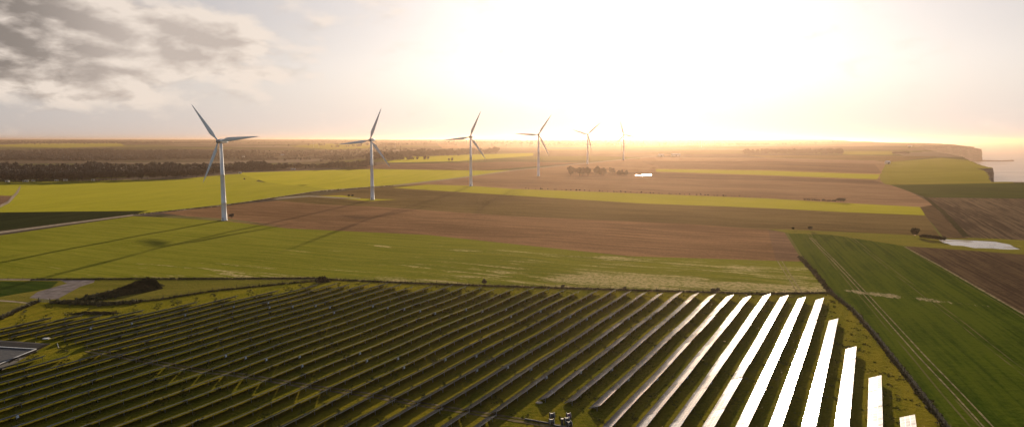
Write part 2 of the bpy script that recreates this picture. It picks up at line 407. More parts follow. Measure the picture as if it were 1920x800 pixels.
cen = VO[FO].mean(1)
inl = inpoly(cen[:, 0], cen[:, 1], land)
FO = FO[inl]; cen = cen[inl]
lab = np.full(len(FO), -1)
for i, (nm, mk, w) in enumerate(FP):
    wa = np.asarray(w); bb = (cen[:, 0] >= wa[:, 0].min()) & (cen[:, 0] <= wa[:, 0].max()) & (cen[:, 1] >= wa[:, 1].min()) & (cen[:, 1] <= wa[:, 1].max())
    idx = np.nonzero(bb)[0]
    if len(idx): lab[idx[inpoly(cen[idx, 0], cen[idx, 1], w)]] = i
VZ = hgt(VO[:, 0], VO[:, 1])
def flat_z(i, zs): return zs
for li in [-1] + list(range(len(FP))):
    fs = FO[lab == li]
    if not len(fs): continue
    u, inv = np.unique(fs, return_inverse=True); inv = inv.reshape(fs.shape)
    a = VO[fs]; cr_ = (a[:, 1, 0] - a[:, 0, 0]) * (a[:, 2, 1] - a[:, 0, 1]) - (a[:, 1, 1] - a[:, 0, 1]) * (a[:, 2, 0] - a[:, 0, 0])
    inv = np.where(cr_[:, None] < 0, inv[:, ::-1], inv)
    V = np.column_stack([VO[u], VZ[u]])
    nm, mk = ('ground', 'far') if li < 0 else FP[li][:2]
    if mk == 'pond': V[:, 2] = V[:, 2].mean() * .0 + V[:, 2].min()
    o = link(nm, mesh_np(nm, V, T=inv, mat=MATS[mk], smooth=(mk != 'pond')))
    tag(o, kind='structure')

# chalk cliffs
def cliff():
    m, nt, b = new_mat('chalk_cliff'); k = NB(nt)
    o = k.obj(); bands = k.noise(k.mapping(o, scale=(.01, .01, .22)), 1, 5, .6); bl = k.noise(k.mapping(o, scale=(.03, .03, .03)), 1, 5)
    col = k.mix(k.ramp(bands, .35, .65), (.08, .062, .045), (.17, .14, .105)); col = k.mix(k.ramp(bl, .5, .7), col, (.09, .085, .05))
    k.link(col, b.inputs['Base Color']); b.inputs['Roughness'].default_value = .85; k.bump(k.math('ADD', bands, bl), .8, 3, b)
    V = []; Q = []; n = len(cd); L = 9
    for i, (x, y) in enumerate(cd):
        top = h1(x, y)
        a = cd[max(0, i - 1)]; c = cd[min(n - 1, i + 1)]
        t = Vector((c[0] - a[0], c[1] - a[1])).normalized(); out = Vector((t.y, -t.x))
        for j in range(L):
            f = j / (L - 1)
            off = f * 10 + (random.uniform(-2.2, 2.2) if 0 < j else 0) + (12 * (f > .95))
            if j == 0: off = 0
            V.append((x + out.x * off, y + out.y * off, top + (SEA - 2 - top) * f))
    for i in range(n - 1):
        for j in range(L - 1):
            a = i * L + j; Q.append((a, a + 1, a + L + 1, a + L))
    tag(link('cliff', mesh_np('cliff', V, Q=Q, mat=m)), 'chalk cliff face dropping from the farmland to the sea', None, kind='structure')
cliff()

# sea
def sea():
    m, nt, b = new_mat('sea_water'); k = NB(nt)
    o = k.obj(); n1 = k.noise(k.mapping(o, scale=(.004, .02, .02), rot=(0, 0, .25)), 1, 6, .65)
    col = k.mix(k.ramp(n1, .48, .68), (.025, .04, .045), (.20, .20, .19))
    k.link(col, b.inputs['Base Color']); b.inputs['Roughness'].default_value = .28; b.inputs['IOR'].default_value = 1.33
    w = k.noise(k.mapping(o, scale=(.03, .09, .05), rot=(0, 0, .25)), 1, 8, .7); k.bump(w, .5, 2.5, b)
    s = 52000; V = []; Q = []
    V = [(-2000, 400, SEA), (s, 400, SEA), (s, s, SEA), (-2000 - s, s, SEA), (-2000 - s, 13000, SEA), (-2000, 13000, SEA)]
    me = bpy.data.meshes.new('sea'); me.from_pydata(V, [], [(0, 1, 2, 5), (5, 2, 3, 4)]); me.materials.append(m)
    tag(link('sea', me), kind='structure')
sea()

# ------------------------------------------------------------------ wind turbines
WHITE = plain('turbine_white_paint', (.74, .74, .73), .6, var=.05, scale=.3, spec=.25)
GREY = plain('turbine_grey_paint', (.30, .30, .30), .45, var=.1)
def turbine():
    root = empty('wind_turbine', (0, 0, 0))
    Hh = 62.0
    t = MB(); n = 40
    zs = [0, .6, .6, 14, 14.05, 14.12, 14.17, 36, 36.05, 36.12, 36.17, 60.6]; rs = []
    for z in zs:
        r = 2.0 - (2.0 - 1.12) * z / 60.6
        rs.append(r)
    rs[0] = rs[1] = 2.35
    for q in (4, 5, 8, 9): rs[q] += .05
    t.tube([(0, 0, z) for z in zs], rs, n).build('tower', WHITE, root, smooth=False)
    for p in root.children[0].data.polygons: p.use_smooth = abs(p.normal.z) < .5
    d = MB(); d.box((0, -2.06, 1.5), (.95, .12, 2.1)); d.box((0, -2.6, .25), (1.3, 1.0, .5)).build('door', GREY, root)
    nb = bmesh.new()
    prof = [(-2.1, .9), (-1.8, 1.3), (0, 1.65), (3.5, 1.75), (6.8, 1.55), (8.1, 1.2), (8.6, .7)]
    rings = []
    for y, r in prof:
        rings.append([nb.verts.new((r * .95 * math.copysign(abs(math.cos(a)) ** .55, math.cos(a)), y, Hh + .25 + r * math.copysign(abs(math.sin(a)) ** .55, math.sin(a)))) for a in [6.28318 * j / 20 for j in range(20)]])
    for a, b in zip(rings, rings[1:]):
        for j in range(20): nb.faces.new((a[j], a[(j + 1) % 20], b[(j + 1) % 20], b[j]))
    nb.faces.new(rings[0][::-1]); nb.faces.new(rings[-1])
    bmesh.ops.recalc_face_normals(nb, faces=nb.faces)
    me = bpy.data.meshes.new('nacelle'); nb.to_mesh(me); nb.free(); me.materials.append(WHITE)
    for p in me.polygons: p.use_smooth = True
    nac = link('nacelle', me, root)
    mm = MB(); mm.tube([(0, 6.9, Hh + 1.5), (0, 6.9, Hh + 3.4)], .07, 6); mm.box((0, 6.9, Hh + 3.3), (.9, .08, .08)); mm.build('wind_sensor', GREY, nac)
    sp_ = MB(); pr = [(-2.1, 1.45), (-3.2, 1.55), (-4.3, 1.35), (-5.1, .85), (-5.45, .25)]
    sp_.tube([(0, y, Hh) for y, r in pr], [r for y, r in pr], 24); sp_.build('hub', GREY, root, smooth=True)
    # one blade along +Z, origin at the hub; copied at three angles
    bm = bmesh.new(); rings = []
    for i in range(26):
        s = i / 25; r = 1.0 + s * 34.0
        if s < .06: ch, th = 1.25, 1.2
        else:
            q = min(1, (s - .06) / .16); ch = 1.25 + (3.05 - 1.25) * (q * q * (3 - 2 * q))
            if s > .22: ch = 3.05 * (1 - (s - .22) / .78) ** .82 + .22
            th = max(.045 * ch, 1.2 * (1 - q) + .26 * ch * (1 - .55 * s) * q)
            th = min(th, 1.2)
        tw = R(16) * (1 - s) ** 2 + R(3)
        ring = []
        for j in range(14):
            a = 6.28318 * j / 14
            x = math.cos(a); y = math.sin(a) * th / 2 * (1 if s < .06 else (1 - .35 * max(0, -x)))
            px_ = (x * .5 - .18 * min(1, s * 8)) * ch
            ring.append(bm.verts.new((px_ * math.cos(tw) - y * math.sin(tw), px_ * math.sin(tw) + y * math.cos(tw) - .9 * s * s, r)))
        rings.append(ring)
    for a, b in zip(rings, rings[1:]):
        for j in range(14): bm.faces.new((a[j], a[(j + 1) % 14], b[(j + 1) % 14], b[j]))
    bm.faces.new(rings[0][::-1]); bm.faces.new(rings[-1]); bmesh.ops.recalc_face_normals(bm, faces=bm.faces)
    me = bpy.data.meshes.new('blade'); bm.to_mesh(me); bm.free(); me.materials.append(WHITE)
    for p in me.polygons: p.use_smooth = True
    for k in range(3): link('blade', me, root, loc=(0, -3.3, Hh))
    return root
TURB = [((421, 413), -36, 'nearest and tallest-looking white wind turbine, left of the others beside the farm track'),
        ((698.5, 374), 22.5, 'second wind turbine from the left, standing on a grass patch beside the brown field'),
        ((883, 348.5), 24, 'third wind turbine from the left, at the end of the yellow-green strip'),
        ((1009.5, 330), 33, 'fourth wind turbine from the left, in the pink-brown field beside the far lane'),
        ((1101.5, 307), 47, 'fifth wind turbine from the left, behind the dark grove of trees'),
        ((1169, 299.5), -17, 'farthest and smallest-looking wind turbine, rightmost of the six by the lane')]
DREAL = [534, 698, 851, 994, 1409, 1685]
tp = turbine()
for i, (px, ang, lb) in enumerate(TURB):
    o = tp if i == 0 else copy_tree(tp)
    x, y = P(*px)
    D = y
    g = h1(x, y)
    yaw = R(-10) if i < 3 else R(-4)
    o.location = (x, y, g - .2); o.rotation_euler = (0, 0, yaw)
    tag(o, lb, 'wind turbine', 'wind turbines in a line across the fields')
    bl = [c for c in o.children if c.name.startswith('blade')]
    for kk, c in enumerate(bl):
        c.rotation_mode = 'XYZ'; c.rotation_euler = (0, R(ang + 120 * kk), 0)
    print('turbine', i, 'D', round(D), 'want', DREAL[i], 'h', round(g, 1))

# ------------------------------------------------------------------ solar rows
ROWA = R(28.5)
rv = (math.sin(ROWA), math.cos(ROWA)); pv = (math.cos(ROWA), -math.sin(ROWA))
def qu(x, y, up=1.4):
    X, D = P(x, y, up); return X * pv[0] + D * pv[1], X * rv[0] + D * rv[1]
TILT, LSL, H0 = R(24), 3.08, .30
PITCHR = 6.3
far_tips = [(1705, 776), (1648, 697), (1603, 646), (1572, 597), (1545, 558), (1508, 556), (1475, 553), (1442, 551), (1406, 555), (1374, 552), (1340, 551), (1309, 548), (1276, 546), (1237, 549), (1207, 546), (1177, 544), (1148, 540), (1105, 546), (1077, 544), (1048, 541), (1016, 539), (989, 537), (945, 543), (918, 540), (892, 537), (862, 535), (835, 533), (790, 538), (766, 535), (740, 531), (716, 529), (668, 533), (643, 531), (618, 529), (548, 541), (500, 546), (414, 559), (350, 567), (213, 590), (178, 590), (145, 589), (44, 601), (-60, 618)]
near_up = [(1118, 760), (1072, 750), (1022, 745), (928, 773), (882, 765), (826, 760), (780, 752), (738, 745), (698, 737), (655, 730), (616, 724), (579, 717), (540, 712), (502, 705), (466, 696), (361, 686), (334, 679), (234, 665), (191, 652), (170, 646), (103, 630), (60, 628), (-20, 632)]
low_tip = [(931, 778), (881, 771), (833, 764), (789, 755), (743, 748), (700, 741), (660, 734), (618, 728), (578, 722), (538, 716), (502, 710), (466, 704), (428, 698), (385, 694), (350, 690), (310, 680), (280, 673), (240, 666), (205, 661), (160, 658)]
def prof(lst):
    a = sorted(qu(*p) for p in lst); return np.array([p[0] for p in a]), np.array([p[1] for p in a])
fq, fu = prof(far_tips); nq, nu = prof(near_up); lq, lu = prof(low_tip)
print('q range far', fq.min(), fq.max(), 'near', nq.min(), nq.max(), 'low', lq.min(), lq.max(), 'dq', np.diff(fq).round(1))
def panel_mat():
    m, nt, b = new_mat('solar_module_glass'); k = NB(nt)
    uv = nt.nodes.new('ShaderNodeUVMap').outputs[0]
    s = k.sep(uv)
    def lines(x, per, w):
        f = k.math('FLOORED_MODULO', x, per); return k.math('LESS_THAN', k.math('MINIMUM', f, k.math('SUBTRACT', per, f)), w)
    fr = k.math('MAXIMUM', lines(s[0], 1.66, .03), lines(s[1], LSL / 3, .03))
    rn = k.noise(k.comb(k.math('FLOOR', k.math('DIVIDE', s[0], 1.66)), k.math('FLOOR', k.math('DIVIDE', s[1], LSL / 3))), 3.7, 0)
    glass = k.mix(rn, (.020, .024, .040), (.034, .040, .062))
    k.link(k.mix(fr, glass, (.45, .45, .46)), b.inputs['Base Color'])
    dirt = k.noise(k.mapping(k.obj(), scale=(.5, .5, .5)), 1, 5, .6)
    k.link(k.math('ADD', k.math('MULTIPLY', dirt, .10), k.math('ADD', .08, k.math('MULTIPLY', rn, .09))), b.inputs['Roughness'])
    b.inputs['Coat Weight'].default_value = .6; b.inputs['Coat Roughness'].default_value = .05
    k.link(fr, b.inputs['Metallic'])
    return m
PANEL = panel_mat()
STEEL = plain('galvanised_steel', (.38, .39, .40), .45, .8, var=.15)
BACK = plain('module_backsheet', (.20, .21, .22), .6, var=.2)
BOXM = plain('white_inverter_case', (.80, .83, .85), .7, var=.05, spec=.0)
n_up = (math.sin(TILT))
# the post mesh: upright + brace, shared by every row; origin on the ground
pm = MB(); topz = H0 + LSL * math.sin(TILT) * .72
pm.box((0, 0, (topz - .6) / 2 - .1), (.12, .09, topz + .4)); pm.tube([(0, .0, .45), (-.95 * 1, 0, H0 + .38 + .0)], .035, 5); POSTM = pm.mesh('support_post', STEEL)
bx_ = MB(); bx_.box((0, 0, 0), (.25, .5, .62)); bx_.box((.14, 0, -.04), (.04, .4, .4)); BOXMESH = bx_.mesh('inverter_box', BOXM)
def ordinal(n):
    o = ['', 'first', 'second', 'third', 'fourth', 'fifth', 'sixth', 'seventh', 'eighth', 'ninth', 'tenth', 'eleventh', 'twelfth', 'thirteenth', 'fourteenth', 'fifteenth', 'sixteenth', 'seventeenth', 'eighteenth', 'nineteenth', 'twentieth']
    if n <= 20: return o[n]
    tens = {2: 'twenty', 3: 'thirty', 4: 'forty', 5: 'fifty'}
    te = {2: 'twentieth', 3: 'thirtieth', 4: 'fortieth', 5: 'fiftieth'}
    return te[n // 10] if n % 10 == 0 else tens[n // 10] + '-' + o[n % 10]
def solar_row(q, u0, u1, label, group, boxes=True, seed=0):
    """q = across coordinate of the low (south) edge; from u0 to u1 along the row"""
    rr = random.Random(seed)
    L = u1 - u0
    ox, oy = q * pv[0] + u0 * rv[0], q * pv[1] + u0 * rv[1]
    oz = h1(ox, oy)
    # local frame: x = across (towards the high edge), y = along the row
    root = empty('solar_panel_row', (ox, oy, oz), -ROWA)
    def g(u, w=1.3):
        X, D = (q + w) * pv[0] + (u0 + u) * rv[0], (q + w) * pv[1] + (u0 + u) * rv[1]; return h1(X, D) - oz
    nT = max(1, round(L / 11.6)); tl = L / nT
    bm = bmesh.new(); uvl = bm.loops.layers.uv.new('UVMap')
    fb = bmesh.new()
    for t in range(nT):
        a, b = t * tl + .06, (t + 1) * tl - .06
        ti = TILT + R(rr.gauss(0, .8)); dz = rr.gauss(0, .02)
        ca, sa = math.cos(ti), math.sin(ti)
        za, zb = g(a) + H0 + dz, g(b) + H0 + dz
        def c(s, u, n=0.0):
            z = za + (zb - za) * (u - a) / (b - a)
            return Vector((s * ca - n * sa, u, z + s * sa + n * ca))
        top = [bm.verts.new(c(s, u)) for s, u in ((0, a), (LSL, a), (LSL, b), (0, b))]
        bot = [bm.verts.new(c(s, u, -.045)) for s, u in ((0, a), (LSL, a), (LSL, b), (0, b))]
        f = bm.faces.new(top); 
        for lp, uv in zip(f.loops, ((a, 0), (a, LSL), (b, LSL), (b, 0))): lp[uvl].uv = uv
        fbk = bm.faces.new(bot[::-1]); fbk.material_index = 1
        for i in range(4):
            e = bm.faces.new((top[i], bot[i], bot[(i + 1) % 4], top[(i + 1) % 4])); e.material_index = 2
        for s in (.55, 2.35):                                  # two purlins under the modules
            vs = [fb.verts.new(c(s + ds, u, nn)) for ds in (-.04, .04) for u in (a, b) for nn in (-.05, -.13)]
            for ff in ((0, 2, 3, 1), (4, 5, 7, 6), (0, 1, 5, 4), (2, 6, 7, 3), (1, 3, 7, 5), (0, 4, 6, 2)): fb.faces.new([vs[i] for i in ff])
    bm.normal_update()
    me = bpy.data.meshes.new('panel_surface'); bm.to_mesh(me); bm.free()
    for mt in (PANEL, BACK, STEEL): me.materials.append(mt)
    link('panel_surface', me, root)
    bmesh.ops.recalc_face_normals(fb, faces=fb.faces)
    me = bpy.data.meshes.new('support_frame'); fb.to_mesh(me); fb.free(); me.materials.append(STEEL); link('support_frame', me, root)
    npst = max(2, round(L / 5.0))
    xw = LSL * math.cos(TILT) * .72
    for i in range(npst):
        u = .5 + (L - 1.0) * i / (npst - 1)
        link('support_post', POSTM, root, loc=(xw, u, g(u, xw)))
    if boxes:
        u = 42 + rr.uniform(-5, 5)
        while u < L - 8:
            ui = .5 + (L - 1.0) * round((L - u) / (L - 1.0) * (npst - 1)) / (npst - 1)
            link('inverter_box', BOXMESH, root, loc=(xw + .42, ui, g(ui, xw) + .85))
            u += 62 + rr.uniform(-4, 4)
    tag(root, label, 'solar panel row', group)
    return root
q_first = qu(1545, 558)[0] - LSL * math.cos(TILT)          # row whose far tip is at the fence corner
k0 = int(math.floor((fq.max() - q_first) / PITCHR + .4)); k1 = int(math.ceil((fq.min() - q_first) / PITCHR))
rows_up = 0; rows_dn = 0
u_floor = qu(1260, 880)[1]
tipq = fq
for k in range(k0, k1 - 1, -1):
    q = q_first + k * PITCHR; qe = q + LSL * math.cos(TILT)
    u1 = float(np.interp(qe, fq, fu))
    if qe > nq.max() + 1: u0 = u_floor if k < 0 else u_floor - 6
    else: u0 = float(np.interp(qe, nq, nu))
    if u1 - u0 < 8: continue
    rows_up += 1
    solar_row(q, u0, u1, f'{ordinal(rows_up)} solar panel row from the right-hand fence, in the large far block', 'solar panel rows beyond the service path', seed=k + 100)
q_low = qu(881, 771)[0] - LSL * math.cos(TILT)
k = int(math.floor((lq.max() + 1 - q_low) / PITCHR))
while True:
    q = q_low + k * PITCHR; qe = q + LSL * math.cos(TILT)
    if qe < lq.min() - 14: break
    if qe < lq.min():                                            # rows beside the dark basin
        u1 = float(lu[0]) - (lq.min() - qe) * .5 - 4
    else: u1 = float(np.interp(qe, lq, lu))
    # the near end lies just outside the frame
    u0 = u1 - 20
    while u0 > u1 - 190:
        X, D = q * pv[0] + u0 * rv[0], q * pv[1] + u0 * rv[1]
        z = D * cp + (CAMZ) * sp
        if D < 25: break
        dyv = ((CAMZ) * cp - D * sp) / z
        if X / z * F + CX < -70 or dyv * F + CY > 860: break
        u0 -= 4
    rows_dn += 1
    solar_row(q, u0, u1, f'{ordinal(rows_dn)} solar panel row leftwards from the cable drums, in the block nearest the camera', 'solar panel rows on the near side of the service path', seed=k + 500)
    k -= 1
print('rows', rows_up, rows_dn)

# ------------------------------------------------------------------ service path ruts on the site
def ribbon(name, px, width, mat, up=.05, kind='structure', label=None):
    ps = [Vector((*P(*p), 0)) for p in dens(px, 12, False)]
    V = []; Q = []
    for i, p in enumerate(ps):
        t = (ps[min(i + 1, len(ps) - 1)] - ps[max(i - 1, 0)]).normalized(); nrm = Vector((-t.y, t.x, 0))
        w = width / 2 * random.uniform(.75, 1.25)
        for s in (-1, 1):
            q = p + nrm * w * s; V.append((q.x, q.y, h1(q.x, q.y) + up))
    for i in range(len(ps) - 1): Q.append((2 * i, 2 * i + 1, 2 * i + 3, 2 * i + 2))
    return tag(link(name, mesh_np(name, V, Q=Q, mat=mat)), label, kind=kind)
RUT = plain('worn_service_path', (.14, .11, .06), .9, var=.5, scale=.6, spec=0)
ctr = [(160, 652), (215, 662), (300, 678), (380, 692), (440, 698), (520, 711), (600, 724), (700, 738), (800, 756), (900, 772), (1000, 788), (1100, 806), (1200, 830)]
ribbon('service_path', ctr, .9, RUT); ribbon('service_path', [(x, y + 6) for x, y in ctr], .9, RUT, .06)
TR = plain('wheel_rut_soil', (.19, .155, .085), .9, var=.4, scale=.5, spec=.0)
for dx in (0, 8): ribbon('wheel_track', [(1458 + dx, 489), (1472 + dx, 512), (1484 + dx, 530), (1494 + dx * 1.2, 548)], .55, TR, .07)
for dx in (0, 4.5):
    ribbon('wheel_track', [(1517 + dx, 445), (1560 + dx * 1.3, 488), (1616 + dx * 1.8, 548), (1660 + dx * 2.3, 598), (1722 + dx * 3, 668), (1790 + dx * 3.5, 740), (1850 + dx * 4, 806)], .4, TR, .07)
ribbon('farm_track', [(1697, 463), (1760, 497), (1840, 543), (1925, 592)], 1.1, TR, .08)

# ------------------------------------------------------------------ fences and hedges
WOODM = plain('weathered_timber', (.12, .095, .07), .9, var=.3, spec=.05)
WIRE = plain('dull_wire', (.09, .085, .07), .8, 0, var=.2, spec=.05)
def fence(px, label, hgt_=1.6, gap=5.0, name='wire_fence', mx=96, mat=WOODM, pw=.11):
    ps = [Vector((*P(*p), 0)) for p in dens(px, 8, False)]
    cum = [0]
    for a, b in zip(ps, ps[1:]): cum.append(cum[-1] + (b - a).length)
    n = min(mx, max(2, int(cum[-1] / gap)))
    o = ps[0]; oz = h1(o.x, o.y)
    root = empty(name, (o.x, o.y, oz)); pts_ = []
    post = MB(); post.box((0, 0, hgt_ / 2), (pw, pw, hgt_)); post.box((0, 0, hgt_ + .02), (pw * .7, pw * .7, .05)); pmesh = post.mesh('post', mat)
    for i in range(n + 1):
        s = cum[-1] * i / n; j = int(np.searchsorted(cum, s, 'right')) - 1; j = min(j, len(ps) - 2)
        q = ps[j].lerp(ps[j + 1], (s - cum[j]) / max(1e-6, cum[j + 1] - cum[j]))
        z = h1(q.x, q.y) - oz; pts_.append((q.x - o.x, q.y - o.y, z))
        link('post', pmesh, root, loc=pts_[-1], rot=(random.gauss(0, .02), random.gauss(0, .02), random.random()))
    w = MB()
    for hh in (.25, .55, .85, 1.15, 1.45):
        if hh < hgt_: w.tube([(a, b, c + hh) for a, b, c in pts_], .022, 4)
    w.build('wires', WIRE, root)
    tag(root, label, 'fence')
far_line = [(204, 570.5), (300, 561.5), (400, 545.5), (560, 529.5), (620, 524.2), (760, 530.6), (960, 537.6), (1200, 544.6), (1430, 551), (1553, 549)]
side_line = [(1557, 549), (1600, 583), (1640, 629), (1700, 706), (1772, 800), (1840, 880)]
fence(far_line, 'long wire and timber-post fence along the far edge of the solar site', gap=4.6)
fence(side_line, 'wire and timber-post fence down the right-hand side of the solar site', gap=3.2)
fence([(-40, 611), (0, 599), (45, 577), (70, 566)], 'short wire fence climbing to the gate at the left edge of the site', gap=3)
fence([(-200, 524.5), (0, 523.8), (118, 523.6), (250, 522.8), (420, 522.4), (600, 521.5)], 'low fence between the striped wheat field and the meadow', 1.1, 7)
# gate
gp = [P(73, 566.5), P(94, 567.5)]
def gate():
    a, b = Vector((*gp[0], 0)), Vector((*gp[1], 0)); L = (b - a).length; rz = math.atan2(b.y - a.y, b.x - a.x)
    root = empty('field_gate', (a.x, a.y, h1(a.x, a.y)), rz)
    for x in (0, L): MB().box((x, 0, .95), (.22, .22, 1.9)).build('post', WOODM, root)
    g_ = MB()
    for z in (.3, .6, .9, 1.2, 1.5): g_.box((L / 2, 0, z), (L - .3, .05, .07))
    for x in (.18, L / 2, L - .18): g_.box((x, .03, .9), (.07, .05, 1.3))
    g_.build('gate_panel', STEEL, root); tag(root, 'barred metal field gate between two posts by the gravel yard', 'gate')
gate()

# ------------------------------------------------------------------ vegetation
def leafm(name, c1, c2, rough=.8):
    m, nt, b = new_mat(name); k = NB(nt)
    n1 = k.noise(k.mapping(k.obj(), scale=(.35, .35, .35)), 1, 3)
    oi = nt.nodes.new('ShaderNodeObjectInfo').outputs['Random']
    f = k.math('ADD', k.math('MULTIPLY', k.ramp(n1, .35, .65), .7), k.math('MULTIPLY', oi, .3))
    k.link(k.mix(f, c1, c2), b.inputs['Base Color']); b.inputs['Roughness'].default_value = rough; b.inputs['Specular IOR Level'].default_value = .2
    return m
TWIG = leafm('bare_twigs', (.042, .036, .033), (.088, .075, .066))
EVER = leafm('evergreen_leaves', (.020, .030, .012), (.045, .058, .020))
BARK = plain('bark', (.055, .045, .036), .9, var=.3)
WEED = leafm('dry_weeds', (.045, .045, .018), (.11, .09, .035))
def crown_arrays(seed, n, rx, rz, zc, leaf, thin=.28):
    """small slivers through the volume of several overlapping clumps: open, uneven outline"""
    r = np.random.default_rng(seed)
    nc = 9
    cl = r.normal(0, 1, (nc, 3)); cl /= np.linalg.norm(cl, axis=1)[:, None]
    cl *= r.uniform(.25, .72, (nc, 1)); cr_ = r.uniform(.34, .52, nc)
    w = r.integers(0, nc, n)
    d = r.normal(0, 1, (n, 3)); d /= np.linalg.norm(d, axis=1)[:, None]
    p = cl[w] + d * (cr_[w] * r.uniform(.45, 1.08, n) ** .6)[:, None]
    p[:, 2] = np.where(p[:, 2] < -.62, -.62 + (p[:, 2] + .62) * .2, p[:, 2])
    C = p * np.array([rx, rx, rz]) + np.array([0, 0, zc])
    a = d + r.normal(0, .45, (n, 3)) + np.array([0, 0, .35]); a /= np.linalg.norm(a, axis=1)[:, None]
    b = np.cross(a, r.normal(0, 1, (n, 3))); b /= np.linalg.norm(b, axis=1)[:, None]
    s = leaf * r.uniform(.6, 1.35, (n, 1)); a = a * s; b = b * s * thin * r.uniform(.7, 1.5, (n, 1))
    V = np.stack([C - a - b * .6, C - a * .2 + b, C + a + b * .2, C + a * .1 - b], 1).reshape(-1, 3)
    Q = np.arange(4 * n).reshape(-1, 4)
    return V, Q
def tree_proto(name, seed, H, mat, n=900, leaf=.75, wide=.36, thin=.28):
    root = empty(name, (0, 0, 0))
    rr = random.Random(seed); t = MB()
    t.tube([(0, 0, -.3), (rr.uniform(-.1, .1), 0, H * .25), (rr.uniform(-.3, .3), rr.uniform(-.3, .3), H * .55), (rr.uniform(-.4, .4), rr.uniform(-.3, .3), H * .85)], [H * .022, H * .016, H * .010, H * .003], 7)
    for i in range(9):
        a = i * 2.4 + rr.random(); z0 = H * rr.uniform(.2, .6); l = H * rr.uniform(.2, .34)
        t.tube([(0, 0, z0), (math.cos(a) * l * .55, math.sin(a) * l * .55, z0 + l * .5), (math.cos(a) * l, math.sin(a) * l, z0 + l * 1.0)], [H * .009, H * .006, H * .002], 5)
    t.build('trunk', BARK, root)
    V, Q = crown_arrays(seed, n, H * wide, H * .42, H * .58, leaf, thin)
    link('crown', mesh_np('crown', V, Q=Q, mat=mat), root)
    return root
used = {}
def place_tree(kind, x, y, s, label, cat, group=None, rz=None):
    pr = PROTO[kind]
    v = random.randrange(len(pr)); o = pr[v]
    if used.get((kind, v)): o = copy_tree(o)
    used[(kind, v)] = True
    sx = s * random.uniform(.9, 1.12)
    o.location = (x, y, h1(x, y) - .05); o.rotation_euler = (0, 0, random.uniform(0, 6.28)); o.scale = (sx, sx, s)
    if 'group' in o: del o['group']
    return tag(o, label, cat, group)
PROTO = {'bare': [tree_proto('bare_tree', 20 + i, 12, TWIG, 1500, .62) for i in range(4)],
         'bush': [tree_proto('bush', 40 + i, 3, TWIG, 420, .26, .46, .4) for i in range(3)],
         'ever': [tree_proto('evergreen_bush', 60 + i, 3, EVER, 700, .28, .5, .55) for i in range(2)]}
# woods: dense masses that read as one, each one object
LOW = [crown_arrays(200 + i, 190, 4.6, 6.0, 8.0, 1.25, .42) for i in range(6)]
def merge(places, lows):
    Vs, Qs, off = [], [], 0
    for (x, y, z, s, a) in places:
        V, Q = lows[random.randrange(len(lows))]
        c, sn = math.cos(a), math.sin(a)
        W = np.column_stack([(V[:, 0] * c - V[:, 1] * sn) * s + x, (V[:, 0] * sn + V[:, 1] * c) * s + y, V[:, 2] * s + z])
        Vs.append(W); Qs.append(Q + off); off += len(W)
    return np.concatenate(Vs), np.concatenate(Qs)
def wood(label, xr, foot, depth, n, s=(.9, 1.25), mat=TWIG, name='wood', floor=True):
    """foot: list of (px, py) of the front edge; depth in metres behind it"""
    fx = [p[0] for p in foot]; fy = [p[1] for p in foot]; pl = []
    for i in range(n):
        x = random.uniform(*xr); y = np.interp(x, fx, fy)
        X, D = P(x, float(y)); f = random.random() ** .9 * depth
        X *= (D + f) / D; D += f
        X += random.uniform(-3, 3)
        sz = random.uniform(*s) * (1 + .16 * math.sin(X / 31 + D / 47) + .12 * math.sin(X / 13.))
        pl.append((X, D, h1(X, D) - 1.0, sz, random.uniform(0, 6.28)))
    V, Q = merge(pl, LOW)
    tag(link(name, mesh_np(name, V, Q=Q, mat=mat)), label, 'wood', kind='stuff')
LOWF = [crown_arrays(300 + i, 60, 6.5, 5.5, 6.5, 2.2, .5) for i in range(5)]
W1 = [(-300, 346), (-60, 343), (0, 341.5), (160, 339.5), (300, 335), (350, 333.5), (385, 332)]
wood('dark leafless wood filling the left side beyond the green field', (-250, 330), W1, 420, 1500, (.85, 1.15))
wood('brown leafless wood behind the nearest turbine', (325, 500), [(325, 335), (385, 330), (440, 324), (500, 320)], 300, 420, (.75, 1.05))
wood('rounded brown wood between the first two turbines', (490, 700), [(490, 321), (560, 317), (640, 316), (700, 315)], 90, 170, (.7, 1.0))
wood('wooded hill rising behind the second turbine', (690, 935), [(690, 304), (800, 294), (935, 289)], 420, 330, (.9, 1.3))
wood('wood on the skyline plateau left of the cliffs', (1395, 1578), [(1395, 291), (1480, 289.5), (1578, 290)], 300, 260, (.85, 1.2))
def scatter_wood(label, xr, yr, n, cl=40, s=(.9, 1.3), name='wood'):
    pl = []
    for c in range(cl):
        x, y = random.uniform(*xr), random.uniform(*yr); X, D = P(x, y)
        rx, rd = D * random.uniform(.015, .05), random.uniform(15, 60)
        for i in range(n // cl):
            a, b = X + random.gauss(0, rx), D + random.gauss(0, rd)
            if b > 1500 and not (a > b * .55): pl.append((a, b, h1(a, b) - 1, random.uniform(*s), random.uniform(0, 6.28)))
    V, Q = merge(pl, LOWF); tag(link(name, mesh_np(name, V, Q=Q, mat=TWIG)), label, 'wood', kind='stuff')
scatter_wood('hazy patchy woodland and gardens in the valley on the left', (-120, 400), (283, 300), 3900, 90)
scatter_wood('hazy copses in the valley between the turbines', (380, 760), (282, 300), 700, 34, (.7, 1.0))
scatter_wood('distant tree belts on the left skyline', (-150, 500), (264.5, 270), 1500, 50, (1.0, 1.35))
scatter_wood('faint distant tree belts in the middle of the skyline', (600, 1500), (264, 274), 900, 44, (.9, 1.5))

